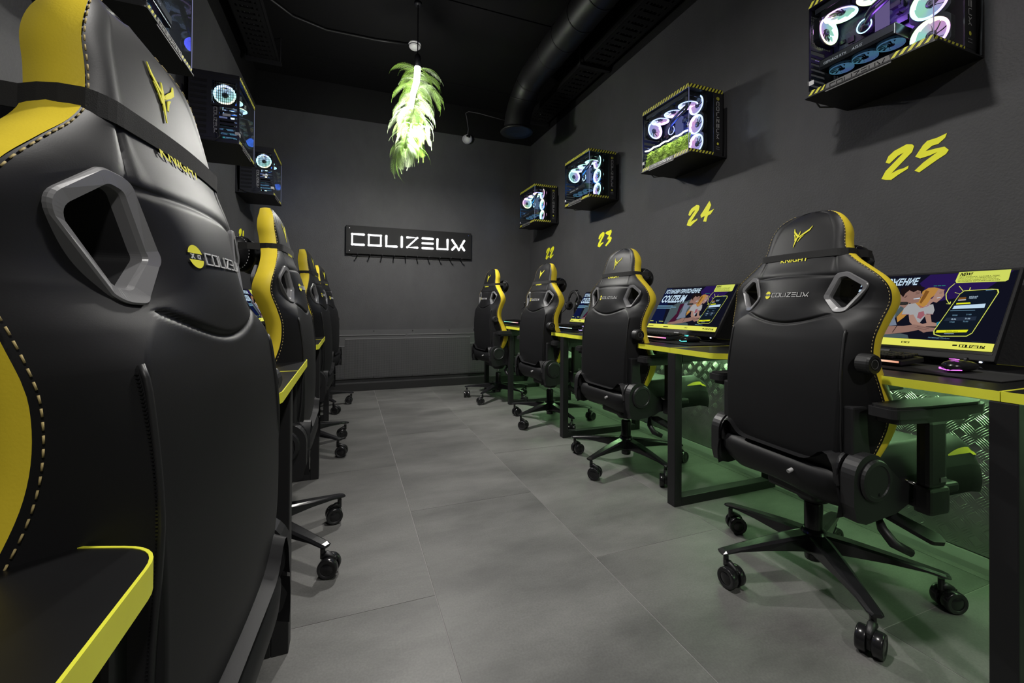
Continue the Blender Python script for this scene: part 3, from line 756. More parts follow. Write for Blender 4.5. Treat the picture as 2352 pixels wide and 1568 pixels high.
def make_chair():
    t = empty('gaming_chair')
    brows, srowsL, srowsR, frows = [], [], [], []
    for z, (b, s_, f) in zip(ZROW, SEC):
        right = [(x, y + groove(x, z), z) for x, y in b]
        brows.append([(-p[0], p[1], p[2]) for p in right[::-1]][:-1] + right)
        srowsR.append([(x, y, z) for x, y in s_]); srowsL.append([(-x, y, z) for x, y in s_])
        fr = [(x, y, z) for x, y in f]; frows.append(fr + [(-p[0], p[1], p[2]) for p in fr[::-1]][1:])
    bk = strip(brows, M_LEA, HOLE)
    # close the bottom of the shell
    b0, s0, f0 = SEC[0]; ring = [(x, y, ZROW[0]) for x, y in b0 + s0[1:] + f0[1:]]; ring += [(-x, y, z) for x, y, z in ring[::-1]][1:-1]
    bk.add(ring, [tuple(range(len(ring)))], M_LEA)
    back = bk.obj('backrest_shell', t)
    strip(srowsR, M_YEL).obj('side_panel', t); strip(srowsL, M_YEL, flip=True).obj('side_panel', t)
    strip(frows, M_LEA, HOLE).obj('front_cushion', t)
    # grommet frames with sleeve
    for s_ in (-1, 1):
        mb = MB(); O = resamp(RING_O); I = resamp(RING_I, .012); n = len(O)
        def P(q, h, y=None): return (s_ * q[0], (back_xy(q[0], q[1]) - h) if y is None else y, q[1])
        mid = [((a[0] + b[0]) / 2, (a[1] + b[1]) / 2) for a, b in zip(O, I)]
        mo = [(q[0] + (m_[0] - q[0]) * .25, q[1] + (m_[1] - q[1]) * .25) for q, m_ in zip(O, mid)]; mi_ = [(q[0] + (m_[0] - q[0]) * .25, q[1] + (m_[1] - q[1]) * .25) for q, m_ in zip(I, mid)]
        def rings_mesh(rings, m_):
            vs = [p for r in rings for p in r]; fs = []
            for a in range(len(rings) - 1):
                for k in range(n):
                    k2 = (k + 1) % n; q = (a * n + k, a * n + k2, (a + 1) * n + k2, (a + 1) * n + k); fs.append(q if s_ > 0 else q[::-1])
            return MB().add(vs, fs, m_)
        o = rings_mesh([[P(q, -.012) for q in O], [P(q, .003) for q in O], [P(q, .0055) for q in mo], [P(q, .0055) for q in mi_], [P(q, .002) for q in I], [P(q, -.008) for q in I]], M_GREYP).obj('grommet_frame', t)
        rings_mesh([[P(q, -.008) for q in I], [P(q, 0, -.012) for q in I]], M_BLKP).obj('sleeve', o)
        # front ring
        m3 = MB(); fr = [[(s_ * q[0], -.016 + h, q[1]) for q in R_] for R_, h in ((O, -.03), (O, .0), (I, .002), (I, -.03))]
        vs = [p for r in fr for p in r]; fs = [(a * n + k, a * n + (k + 1) % n, (a + 1) * n + (k + 1) % n, (a + 1) * n + k) for a in range(3) for k in range(n)]
        m3.add(vs, fs, M_GREYP); m3.obj('front_frame', o)
    # piping / zip strips down the back corners
    for s_ in (-1, 1):
        pts = []
        for k in range(36):
            z = .872 - k * (.872 - .455) / 35; x = .2085 + .004 * math.sin(k / 35 * PI)
            pts.append((s_ * x, back_xy(x, z) - .0005, z))
        MB().tube(pts, .0032, M_BLKS if s_ > 5 else M_BLKP, 6).obj('piping', t)
        mb = MB()
        for k in range(120):
            z = .865 - k * .0034; x = .2135; y = back_xy(x, z) - .001
            mb.box((s_ * x - .0012, y - .0012, z - .001), (s_ * x + .0012, y + .001, z + .0006), M_BLKS)
        o = mb.obj('zip_teeth', t); o['kind'] = 'stuff'
    # tan stitching beside the yellow
    for s_ in (-1, 1):
        path = []
        for z in np.linspace(.46, 1.272, 400):
            b, _, _ = section(z); p, q = b[-1], b[-2]
            d = math.hypot(p[0] - q[0], p[1] - q[1]); k = min(1., .0065 / max(d, 1e-5)) if d > .0065 else 1.
            x = p[0] + (q[0] - p[0]) * k; y = p[1] + (q[1] - p[1]) * k
            path.append(Vector((s_ * (x + .0012), y - .0012, z)))
        mb = MB(); acc = 0; last = path[0]; on = None
        for p in path[1:]:
            acc += (p - last).length; last = p
            if on is None and acc > .0032: on = p; acc = 0
            elif on is not None and acc > .0050:
                mb.tube([on, p], .00085, M_STI, 5); on = None; acc = 0
        o = mb.obj('stitching', t); o['kind'] = 'stuff'
    # embroidery
    E_ = lambda pts, wd: [(-.034 + (x - 660) * .000452, 1.219 - (y - 222) * .00044 - (x - 660) * .000083, wd_ * 1.35) for (x, y), wd_ in zip(pts, wd)]
    st = [E_([(660, 222), (668, 250), (692, 272), (713, 286)], (.001, .004, .0045, .003)), E_([(806, 194), (788, 225), (755, 252), (722, 278)], (.001, .004, .0045, .003)),
          E_([(716, 240), (712, 262), (697, 300), (690, 330), (683, 372)], (.0015, .003, .0045, .0035, .001)), E_([(668, 268), (680, 288), (690, 320)], (.001, .003, .0015)),
          E_([(680, 282), (683, 300), (684, 318)], (.001, .0028, .001)), E_([(748, 272), (728, 290), (712, 322)], (.001, .003, .0015)), E_([(742, 262), (725, 276), (718, 284)], (.001, .003, .002)),
          E_([(706, 276), (698, 300), (694, 322)], (.001, .0028, .001))]
    mb = MB().strokes(st, .003, on_back, M_EMB, .0012, .2); mb.obj('emblem', t)
    mb = MB()
    put_text(mb, 'KNIGHT', -.062, 1.097, .042, 1.112, on_back, M_EMB, bold=.02, h=.0012); mb.obj('lettering', t)
    mb = MB()
    for sgn in (-1, 1):
        pts = [(-.072 + .0128 * math.cos(a), .981 + .0135 * sgn * math.sin(a)) for a in np.linspace(.28, PI - .28, 12)]
        vs = [on_back(x, z, .0012) for x, z in pts]; mb.add(vs, [tuple(range(len(vs)))], M_EMB)
    mb.strokes([[(-.079, .9835), (-.075, .9785)], [(-.075, .9835), (-.079, .9785)], [(-.068, .979), (-.068, .983), (-.064, .983), (-.064, .979), (-.068, .979)]], .0010, on_back, M_SILV, .001)
    mb.obj('disc_logo', t)
    mb = MB(); mb.strokes(word_strokes(-.053, .974, .132, .0132), .0016, on_back, M_SILV, .0012); mb.obj('lettering', t)
    # neck strap
    for zc in (1.117,):
        b, s_, f = section(zc)
        loop = [(x, y) for x, y in b[::4]] + [b[-1]] + s_[2::2]
        loop = [(x * 1.018 + .0, y - .0025 if y < -.04 else y) for x, y in loop] + [(.152, .012), (.143, .042)]
        loop = [(-x, y) for x, y in loop[::-1]][:-1] + loop
        mb = MB(); hh = .0115
        n = len(loop); vs = []
        for i, (x, y) in enumerate(loop):
            p = Vector(loop[max(i - 1, 0)]); q = Vector(loop[min(i + 1, n - 1)]); d = (q - p).normalized(); nn = Vector((d.y, -d.x))
            for o_, zz in ((0, -hh), (.0018, -hh), (.0018, hh), (0, hh)): vs.append((x + nn.x * o_, y + nn.y * o_, zc + zz))
        fs = [(i * 4 + k, i * 4 + (k + 1) % 4, (i + 1) * 4 + (k + 1) % 4, (i + 1) * 4 + k) for i in range(n - 1) for k in range(4)]
        mb.add(vs, fs, M_FAB); mb.obj('neck_strap', t)
    mb = MB(); NU, NV = 22, 22; vs = [pillow_pt(2 * PI * i / NU, -1 + 2 * j / NV) for j in range(NV + 1) for i in range(NU)]
    fs = [(j * NU + i, (j + 1) * NU + i, (j + 1) * NU + (i + 1) % NU, j * NU + (i + 1) % NU) for j in range(NV) for i in range(NU)]
    mb.add(vs, fs, M_LEA, None, True); pil = mb.obj('neck_pillow', t)
    mb = MB()
    for v in (-.72, .72):
        for i in range(30):
            a = 2 * PI * i / 30; p = Vector(pillow_pt(a, v)); q = Vector(pillow_pt(a + .11, v)); c_ = Vector((p.x, .045, 1.108))
            mb.tube([p + (p - c_).normalized() * .001, q + (q - c_).normalized() * .001], .0009, M_SILV, 4)
    o = mb.obj('pillow_stitching', pil); o['kind'] = 'stuff'
    # lower rear flap
    mb = MB(); rows = []
    for z, w_, y in ((.462, .216, -.168), (.455, .236, -.190), (.43, .242, -.200), (.40, .240, -.198), (.372, .226, -.185), (.352, .200, -.165), (.340, .17, -.12), (.338, .15, -.05)):
        rows.append([(x * w_, y + .03 * abs(x) ** 6, z + .006 * math.cos(x * PI) * (1 if z < .36 else 0)) for x in np.linspace(-1, 1, 25)])
    strip(rows, M_LEA, flip=True).obj('rear_flap', t)
    MB().cyl((.085, -.19, .425), (.085, -.215, .418), .006, mat('pale_tab', (.35, .35, .35), .5), n=12).obj('zip_pull', t)
    # seat
    mb = MB(); rows = []
    for y, top, wd in ((-.20, .470, .225), (-.15, .478, .25), (-.05, .480, .258), (.08, .486, .262), (.20, .492, .266), (.30, .494, .27), (.36, .488, .262), (.395, .470, .245), (.412, .44, .23), (.405, .41, .22), (.38, .40, .21)):
        r_ = []
        for x in np.linspace(-1, 1, 33):
            ax = abs(x); bol = .042 * math.exp(-((ax - .82) / .16) ** 2) * (1 if y < .33 else .4)
            edge = -.055 * max(0, (ax - .88) / .12) ** 2
            r_.append((x * wd, y, top + bol + edge))
        rows.append(r_)
    strip(rows, M_LEA, flip=False).obj('seat_cushion', t)
    for s_ in (-1, 1):
        rows = []
        for y, wd, zt in ((-.20, .225, .40), (-.05, .258, .42), (.08, .262, .427), (.20, .266, .433), (.30, .27, .436), (.36, .262, .424), (.39, .248, .41)):
            rows.append([(s_ * (wd - .0 + .006 * math.sin(PI * q)), y, zt + .02 - q * .085) for q in np.linspace(0, 1, 6)])
        strip(rows, M_LEA, flip=s_ > 0).obj('seat_side', t)
        rows = []
        for y in np.linspace(.22, .37, 10):
            wd = interp(y, [(.08, .262), (.20, .266), (.30, .27), (.36, .262), (.395, .245)]); zt = interp(y, [(.08, .486), (.3, .494), (.36, .488), (.395, .47)])
            hw = .016 * math.sin(PI * min(1, max(0, (y - .21) / .17)))
            rows.append([(s_ * wd * (.965 - q * hw * 1.4), y, zt + .042 * math.exp(-(((.965 - q * hw * 1.4) - .82) / .16) ** 2) * (1 if y < .33 else .6) - .055 * max(0, ((.965 - q * hw * 1.4) - .88) / .12) ** 2 + .0015) for q in np.linspace(0, 1, 4)])
        strip(rows, M_YEL, flip=s_ > 0).obj('seat_trim', t)
    MB().box((-.22, -.16, .365), (.22, .36, .415), M_BLKP, bev=.015).obj('seat_pan', t)
    # side hinge covers
    for s_ in (-1, 1):
        g = MB(); T_ = frame((s_ * .240, 0, 0), (0, 1, 0), (0, 0, 1)) if s_ > 0 else frame((s_ * .240, 0, 0), (0, 1, 0), (0, 0, 1)) @ Matrix.Scale(-1, 4, (0, 0, 1))
        cy, cz, r = -.128, .458, .066
        prof = [(cy + r * math.cos(a), cz + r * math.sin(a)) for a in np.linspace(.55, PI, 14)]
        prof += [(cy - r, cz - .075), (cy - r + .012, cz - .118), (cy - .02, cz - .128), (cy + .10, cz - .112), (cy + .165, cz - .085), (cy + .175, cz - .04), (cy + .12, cz - .02)]
        g.prism(prof, -.008, .030, M_BLKP, T_); o = g.obj('hinge_cover', t)
        MB().lathe([(0, .0), (.058, 0), (.060, .006), (.056, .012), (.046, .013), (.044, .010), (0, .010)], M_BLKP, 30, smooth=False, T= T_ @ TM(cy + .012, cz - .008, .028)).obj('disc', o)
        MB().cyl(T_ @ Vector((cy + .02, cz - .045, .037)), T_ @ Vector((cy + .02, cz - .045, .0402)), .0045, M_BLK, n=10).obj('bolt', o)
        MB().prism([(cy + .066 * math.cos(a), cz + .066 * math.sin(a)) for a in np.linspace(.9, PI + .5, 12)] + [(cy + .05 * math.cos(a), cz + .05 * math.sin(a)) for a in np.linspace(PI + .5, .9, 12)], -.03, -.018, M_BLKP, T_).obj('hinge_arc', o)
        # frame bracket above hinge
        MB().box((s_ * .214, -.160, .51), (s_ * .243, -.066, .652), M_BLKP, bev=.006).obj('frame_cover', t)
    # lumbar knob on the right of the back
    kx = .244; g = MB().lathe([(.020, 0), (.029, .004), (.029, .034), (.026, .040), (.018, .041), (.017, .038), (0, .038)], M_BLKP, 24, smooth=False, T=TM(kx - .004, -.140, .779, 0, PI / 2, 0)); o = g.obj('lumbar_knob', t)
    MB().lathe([(.012, .0), (.0135, .0008), (.0135, .0), ], M_GREYP, 20, TM(kx + .0352, -.140, .779, 0, PI / 2, 0)).obj('knob_mark', o)
    # armrests
    for s_ in (-1, 1):
        a = empty('armrest'); a.parent = t
        outl = rounded([(-.036, -.150), (.036, -.150), (.046, -.02), (.042, .20), (.025, .245), (-.025, .245), (-.042, .20), (-.046, -.02)], [.02] * 8, 4)
        m_ = MB().prism(outl, -.012, .012, M_BLKP, TM(s_ * .305, 0, .652)); m_.prism([(x * .86, y * .95) for x, y in outl], .012, .019, M_BLKP, TM(s_ * .305, 0, .652)); m_.prism([(x * .8, y * .8 - .01) for x, y in outl], -.028, -.012, M_BLKP, TM(s_ * .305, 0, .652)); m_.obj('arm_pad', a)
        MB().box((s_ * .305 - .018, .020, .430), (s_ * .305 + .018, .095, .622), M_BLKP, bev=.012).obj('post', a)
        MB().box((s_ * .305 - .022, .015, .355), (s_ * .305 + .022, .100, .432), M_BLKP, bev=.010).obj('post_base', a)
        MB().box((s_ * .17, .03, .362), (s_ * .30, .08, .376), M_BLK, bev=.003).obj('arm_bracket', a)
        MB().box((s_ * .305 + s_ * .018, .06, .446), (s_ * .305 + s_ * .0205, .085, .460), M_GREYP, bev=.002).obj('button', a)
    # recline lever, tilt mechanism
    MB().tube([(.24, .02, .435), (.285, .03, .43), (.29, .09, .418), (.29, .15, .408)], .006, M_CHR, 8).obj('recline_rod', t)
    MB().box((.255, .11, .395), (.300, .19, .425), M_BLKP, bev=.008).obj('recline_grip', t)
    mb = MB().box((-.09, -.11, .305), (.09, .14, .368), M_BLK, bev=.012); mb.lathe([(.045, .27), (.062, .29), (.07, .33), (0, .33)], M_BLK, 24); mb.obj('tilt_mechanism', t)
    MB().tube([(.08, .03, .325), (.16, .02, .315), (.20, .02, .312)], .006, M_BLK, 8).obj('lever_rod', t)
    MB().prism(rounded([(-.02, -.022), (.11, -.03), (.13, 0), (.11, .022), (.0, .02)], [.01] * 5, 3), -.006, .006, M_BLKP, TM(.215, .03, .312, .15, .25, .25)).obj('lever_paddle', t)
    MB().tube([(.20, .0, .31), (.235, -.03, .285), (.262, -.025, .255), (.285, .01, .235)], [.008, .013, .015, .012], M_BLKP, 8).obj('tilt_lever', t)
    MB().cyl((0, 0, .245), (0, 0, .31), .014, M_CHR, n=20).obj('gas_piston', t)
    mb = MB().lathe([(0, .062), (.026, .062), (.027, .07), (.028, .255), (.024, .262), (0, .262)], M_BLKS, 26); mb.obj('gas_column', t)
    # star base
    mb = MB(); mb.lathe([(0, .085), (.034, .085), (.046, .10), (.050, .135), (.036, .165), (.028, .17)], M_BLKS, 30)
    for k in range(5):
        T_ = TM(rz=k * 2 * PI / 5)
        secs = [(.02, .034, .098, .158), (.10, .032, .104, .150), (.20, .027, .108, .136), (.29, .022, .106, .122), (.335, .021, .100, .114), (.348, .016, .100, .110)]
        vs = []
        for r, hw, z0, z1 in secs: vs += [(r, -hw, z0 + .006), (r, -hw * .55, z0), (r, hw * .55, z0), (r, hw, z0 + .006), (r, hw * .92, z1 - .005), (r, hw * .55, z1), (r, -hw * .55, z1), (r, -hw * .92, z1 - .005)]
        fs = [(i * 8 + j, (i + 1) * 8 + j, (i + 1) * 8 + (j + 1) % 8, i * 8 + (j + 1) % 8) for i in range(5) for j in range(8)] + [tuple(range(8)), tuple(40 + j for j in range(8))[::-1]]
        mb.add(vs, [f[::-1] for f in fs], M_BLKS, T_)
    star = mb.obj('star_base', t)
    cm = caster_mesh().obj('caster', star); 
    rr = random.Random(3)
    for k in range(5):
        c = cm if k == 0 else cm.copy()
        if k: COL.objects.link(c); c.parent = star
        a = k * 2 * PI / 5
        c.location = (.328 * math.cos(a), .328 * math.sin(a), 0); c.rotation_euler = (0, 0, a + [1.2, 2.6, .3, 4.0, 5.2][k])
    return t
CH = [  # x, y, heading deg, dz, lean, star rotation (world deg), label
    (1.525, 1.025, -4.3, 0, -.035, 22, 'black and yellow gaming chair in front of number 25, nearest on the right'),
    (1.553, 2.146, 2.6, .009, -.02, 56, 'black and yellow gaming chair, second from the front on the right'),
    (1.540, 3.156, 3.0, .010, 0, 58, 'black and yellow gaming chair, third from the front on the right'),
    (1.434, 4.138, 4.8, .030, .04, 8, 'black and yellow gaming chair farthest on the right, by the back corner'),
    (-.315, .685, 175.6, .010, .016, 20, 'huge black and yellow gaming chair nearest on the left, cut by the frame'),
    (-.317, 1.845, 179, .020, .007, 29, 'black and yellow gaming chair, second from the front on the left'),
    (-.300, 3.080, 176, .020, .0, 30, 'black and yellow gaming chair, third from the front on the left'),
    (-.290, 4.270, 172, .020, .0, 14, 'black and yellow gaming chair farthest on the left'),
]
proto = make_chair()
chairs = [proto] + [copy_tree(proto) for _ in CH[1:]]
for c, (x, y, hd, dz, lean, sr, lb) in zip(chairs, CH):
    c.location = (x, y, 0); rz = math.radians(hd - 90); c.rotation_euler = (0, 0, rz)
    tag(c, lb, 'chair', 'gaming chairs at the desks')
    for ch in list(c.children):
        nm = ch.name.split('.')[0]
        if nm == 'zip_pull' and x < 0: bpy.data.objects.remove(ch); continue
        if nm == 'star_base': ch.rotation_euler = (0, 0, math.radians(sr) - rz)
        elif nm in ('backrest_shell', 'side_panel', 'front_cushion', 'grommet_frame', 'piping', 'zip_teeth', 'stitching', 'emblem', 'lettering', 'disc_logo', 'neck_strap', 'neck_pillow', 'lumbar_knob'):
            ch.matrix_local = TM(0, 0, dz) @ TM(0, -.15, .45) @ Matrix.Rotation(lean, 4, 'X') @ TM(0, .15, -.45)
        elif nm not in ('gas_column',): ch.location.z += dz

# ---------------------------------------------------------------- computer cases on wall shelves
M_CASE = mat('case_black', (.012, .012, .013), .4)
M_STRIPE = mat('hazard_yellow', (.62, .60, .06), .5)
M_PCB = mat('circuit_board', (.012, .016, .03), .35, bump=(120, .6, .002))
M_FIN = mat('radiator_fins', (.03, .03, .035), .4, .6)
M_GREYL = mat('grey_plate', (.11, .11, .11), .5)
M_PALE = mat('pale_sticker', (.5, .5, .5), .6)
M_MOSS = mat('preserved_moss', (.34, .46, .06), .9, noise=(22, .75), bump=(60, 1.0, .01))
M_TUBE = mat('coolant_hose', (.01, .01, .012), .35)
def hsv(h, s, v):
    import colorsys
    return colorsys.hsv_to_rgb(h % 1, s, v)
def ring_stops(hs, s, v=1): return [(i / (len(hs) - 1), hsv(h, s, v)) for i, h in enumerate(hs)]
PAL = {  # ring hues, blade hues, interior colour
    'a': ([.83, .12, .30, .48, .66, .83], [.80, .88, .45, .40, .62, .80], (.35, .12, .9)),     # number 25
    'b': ([.62, .60, .80, .68, .62, .62], [.66, .60, .86, .74, .68, .66], (.05, .10, 1.0)),    # number 24
    'c': ([.50, .45, .60, .70, .36, .50], [.50, .45, .68, .74, .55, .50], (.03, .22, .9)),     # number 23
    'd': ([.88, .14, .40, .52, .66, .88], [.86, .30, .50, .56, .70, .86], (.02, .30, .8)),     # number 22
    'l': ([.48, .12, .52, .58, .63, .48], [.50, .47, .52, .56, .60, .50], (.04, .16, .8)),     # left wall
    'm': ([.75, .66, .60, .63, .72, .75], [.72, .64, .60, .62, .70, .72], (.10, .12, 1.0)),    # left, nearest
}
FANS = {}
def fan_meshes(pal):
    if pal in FANS: return FANS[pal]
    rh, bh, ic = PAL[pal]
    mr = ramp_emi('fan_ring_' + pal, ring_stops(rh, .55), 2.7); mbld = ramp_emi('fan_blade_' + pal, ring_stops(bh, .50, .9), .85)
    R = .058
    fr = MB()
    # square frame with round opening
    n = 32; sq = []
    for i in range(n):
        a = 2 * PI * i / n; c_, s_ = math.cos(a), math.sin(a); k = .060 / max(abs(c_), abs(s_)); k = min(k, .073); sq.append((k * c_, k * s_))
    for z0, z1 in ((-.0125, .0125),):
        vs = [(x, y, z0) for x, y in sq] + [(x, y, z1) for x, y in sq] + [(R * math.cos(2 * PI * i / n), R * math.sin(2 * PI * i / n), z1) for i in range(n)] + [(R * math.cos(2 * PI * i / n), R * math.sin(2 * PI * i / n), z0) for i in range(n)]
        fr.add(vs, [(k * n + i, k * n + (i + 1) % n, ((k + 1) % 4) * n + (i + 1) % n, ((k + 1) % 4) * n + i) for k in range(4) for i in range(n)], M_BLKS)
    f_me = fr.obj('fan'); me1 = f_me.data; bpy.data.objects.remove(f_me)
    rg = MB().lathe([(.0485, .013), (.0578, .0150), (.0578, -.0150), (.0485, -.013), (.0485, .013)], mr, 40); o = rg.obj('x'); me2 = o.data; bpy.data.objects.remove(o)
    bl = MB()
    for k in range(9):
        vs = []; N = 6
        for i in range(N + 1):
            r = .015 + (.0482 - .015) * i / N
            for j in range(4):
                q = j / 3; a = k * 2 * PI / 9 + .25 * i / N * 1.2 + (q - .5) * .74; vs.append((r * math.cos(a), r * math.sin(a), (.5 - q) * .009))
        fs = [(i * 4 + j, i * 4 + j + 1, (i + 1) * 4 + j + 1, (i + 1) * 4 + j) for i in range(N) for j in range(3)]
        bl.add(vs, fs, mbld, None, True)
    o = bl.obj('x'); me3 = o.data; bpy.data.objects.remove(o)
    hb = MB().lathe([(0, .008), (.013, .008), (.0165, .004), (.0165, -.008), (0, -.009)], M_BLKP, 24).lathe([(.006, .0083), (.0085, .0085), (.010, .0083)], M_GREYP, 20)
    o = hb.obj('x'); me4 = o.data; bpy.data.objects.remove(o)
    FANS[pal] = (me1, me2, me3, me4); return FANS[pal]
def link(name, me, parent, T=None):
    o = bpy.data.objects.new(name, me); COL.objects.link(o); o.parent = parent
    if T is not None: o.matrix_local = T
    return o
def add_fan(parent, pal, T, name='fan'):
    a, b, c, d = fan_meshes(pal); f = link(name, a, parent, T)
    link('glow_ring', b, f); link('blades', c, f); link('hub', d, f); return f
def fmap(T):
    return lambda x, z, h: tuple(T @ Vector((x, z, h)))
def stripes(mb, T, L, H, n, skew=1.0, lo=0.0, hi=None):
    """hazard stripes on a face: T maps (s,t,h)"""
    hi = L if hi is None else hi; wv = .0125; gap = .0245; s_ = lo
    while s_ < hi - .004:
        a0, a1 = s_, min(s_ + wv, hi); sk = H * skew
        q = [(a0, 0), (a1, 0), (min(a1 + sk, hi), H), (min(a0 + sk, hi), H)]
        mb.add([tuple(T @ Vector((x, y, h))) for h in (0, .0006) for x, y in q], [(0, 3, 2, 1), (4, 5, 6, 7), (0, 1, 5, 4), (1, 2, 6, 5), (2, 3, 7, 6), (3, 0, 4, 7)], M_STRIPE)
        s_ += gap
CD, CL, CHH = .262, .425, .405
def make_case(name, loc, rz, pal, label, terrarium=False):
    t = empty(name, loc, rz); tag(t, label, 'computer', None)
    # frame: top, bottom, corner-less front, rear block by the wall
    MB().box((0, 0, 0), (CD, CL, .022), M_CASE, bev=.002).obj('bottom_panel', t)
    MB().box((0, 0, CHH - .026), (CD, CL, CHH), M_CASE, bev=.002).obj('top_panel', t)
    MB().box((CD - .008, 0, .022), (CD, CL, CHH - .026), M_CASE).obj('rear_panel', t)
    MB().box((.190, 0, .022), (CD - .008, .004, CHH - .026), M_CASE).obj('side_strip', t)
    # far end (back of the computer): frame with slots
    y = CL
    mb = MB(); mb.box((0, y - .003, .022), (.012, y, CHH - .026), M_CASE); mb.box((.142, y - .003, .022), (.156, y, CHH - .026), M_CASE)
    mb.box((.012, y - .003, .205), (.142, y, .222), M_CASE); mb.box((.012, y - .003, CHH - .05), (.142, y, CHH - .026), M_CASE)
    mb.box((.10, y - .0035, .022), (.142, y, .21), M_CASE)
    o = mb.obj('back_frame', t)
    mb = MB()
    for k in range(13): mb.box((.012 + k * .0105, y - .002, .222), (.0145 + k * .0105, y, CHH - .05), M_CASE)
    for k in range(9): mb.box((.012, y - .002, .222 + k * .0155), (.142, y, .2235 + k * .0155), M_CASE)
    mb.obj('fan_grill', t)['kind'] = 'stuff'
    mb = MB()
    for k in range(7): mb.box((.012, y - .004, .034 + k * .0235), (.100, y, .046 + k * .0235), M_FIN)
    mb.obj('slot_covers', t)['kind'] = 'stuff'
    mb = MB(); mb.box((.156, y - .003, .022), (CD, y, CHH - .026), M_CASE)
    for k in range(10): mb.box((.165, y, .04 + k * .033), (.245, y + .0015, .056 + k * .033), M_BLKS)
    mb.obj('cable_cover', t)
    # glass panes
    MB().box((.0005, .003, .022), (.0035, CL - .003, CHH - .026), M_GLASS).obj('front_glass', t)
    MB().box((.004, .0005, .022), (.190, .0035, CHH - .026), M_GLASS).obj('side_glass', t)
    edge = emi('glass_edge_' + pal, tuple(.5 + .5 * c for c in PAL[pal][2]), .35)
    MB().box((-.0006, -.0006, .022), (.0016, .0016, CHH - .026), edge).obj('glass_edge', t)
    # hazard stripes and plates
    Tf = frame((-.0004, CL, 0), (0, -1, 0), (0, 0, 1))      # front face: s runs far -> near
    Ts = frame((0, -.0004, 0), (1, 0, 0), (0, 0, 1))        # near face: s runs room -> wall
    mb = MB(); stripes(mb, Tf @ TM(0, CHH - .024, 0), CL, .022, 20, .7); stripes(mb, Ts @ TM(0, CHH - .024, 0), CD, .022, 20, .7)
    stripes(mb, Tf @ TM(0, .001, 0), CL, .02, 20, .9, .0, .072); stripes(mb, Tf @ TM(0, .001, 0), CL, .02, 20, .9, .30, CL); stripes(mb, Ts @ TM(0, .001, 0), CD, .02, 20, .7, 0, .19)
    mb.obj('hazard_stripes', t)['kind'] = 'stuff'
    MB().prism(rounded([(.07, -.012), (.305, -.012), (.297, .020), (.078, .020)], [.004] * 4, 3), .0002, .003, M_GREYL, Tf).obj('name_plate', t)
    mb = MB(); mb.strokes(word_strokes(.09, -.005, .195, .018), .0026, fmap(Tf @ TM(0, 0, .0032)), M_BLKS, .0006); mb.obj('lettering', t)
    mb = MB()
    Tv = frame((.222, -.0004, .330), (0, 0, -1), (1, 0, 0))   # text runs downwards on the side strip
    mb.strokes(word_strokes(0, -.008, .225, .017), .0026, fmap(Tv), M_SILV, .0006)
    for sgn in (-1, 1):
        pts = [(-.018 + .011 * math.cos(a), .0 + .011 * sgn * math.sin(a)) for a in np.linspace(.25, PI - .25, 10)]
        mb.add([fmap(Tv)(x, z, .0006) for x, z in pts], [tuple(range(10))], M_STRIPE)
    mb.add([fmap(Tv)(.255 + .008 * math.cos(a), .008 * math.sin(a), .0006) for a in np.linspace(0, 2 * PI, 12)[:-1]], [tuple(range(11))], M_STRIPE)
    for k in range(2): mb.strokes([[(.275 + k * .012, -.012), (.275 + k * .012, .012)]], .0035, fmap(Tv), M_GREYP, .0005)
    mb.obj('side_lettering', t)
    # text and label on the back end
    Tb = frame((.088 if False else .125, CL + .0004, .045), (0, 0, 1), (1, 0, 0)) @ TM(0, 0, 0)
    Tb2 = frame((.118, CL + .0006, .045), (0, 0, 1), (-1, 0, 0))
    mb = MB(); Tq = frame((.128, CL + .0006, .200), (0, 0, -1), (-1, 0, 0)); mb.strokes(word_strokes(0, 0, .15, .014), .0022, fmap(Tq), M_PALE, .0006); mb.obj('back_lettering', t)
    MB().box((.045, CL, .17), (.085, CL + .001, .155), M_PALE).obj('sticker', t)
    MB().box((.0, CL - .001, .05), (.022, CL + .001, .068), M_PALE, TM(0, 0, 0)).obj('sticker', t)
    MB().box((-.0012, CL - .024, .045), (-.0002, CL - .004, .064), M_PALE).obj('sticker', t)
    # inside
    MB().box((.150, .05, .03), (.156, CL - .01, CHH - .03), M_PCB).obj('motherboard_tray', t)
    mb = MB(); rr = random.Random(5)
    for k in range(26):
        yy = rr.uniform(.13, CL - .05); zz = rr.uniform(.06, .34); a_, b_ = rr.uniform(.008, .035), rr.uniform(.006, .03)
        mb.box((.150 - rr.uniform(.006, .022), yy, zz), (.150, yy + a_, zz + b_), rr.choice((M_FIN, M_BLKS, M_PCB)))
    mb.obj('board_parts', t)['kind'] = 'stuff'
    for k in range(4): MB().box((.112, .205 + k * .009, .19), (.150, .2085 + k * .009, .315), emi('memory_' + pal, tuple(.25 + .5 * c for c in PAL[pal][2]), .35)).obj('memory_stick', t)
    ledm = emi('ram_led_' + pal, {'a': (1, .1, .8), 'b': (.1, .9, 1), 'c': (.7, 1, .2), 'd': (1, .25, .35), 'l': (.1, .8, .9), 'm': (.3, .4, 1)}[pal], 2.2)
    MB().box((.146, .118, .04), (.150, .130, .10), ledm).obj('led_bar', t)
    # pump head with ring, hoses, radiator
    pr = ramp_emi('pump_ring_' + pal, ring_stops(PAL[pal][0], .6), 3.0)
    Tp = frame((.118, .275, .245), (0, 1, 0), (0, 0, 1)); Tp = Tp @ Matrix.Rotation(PI, 4, 'X')
    pump = MB().lathe([(0, .004), (.03, .004), (.032, -.03), (0, -.03)], M_BLKS, 28, Tp).obj('pump_head', t)
    MB().lathe([(.024, .0045), (.0285, .006), (.0285, .002), (.024, .002)], pr, 30, Tp).obj('glow_ring', pump)
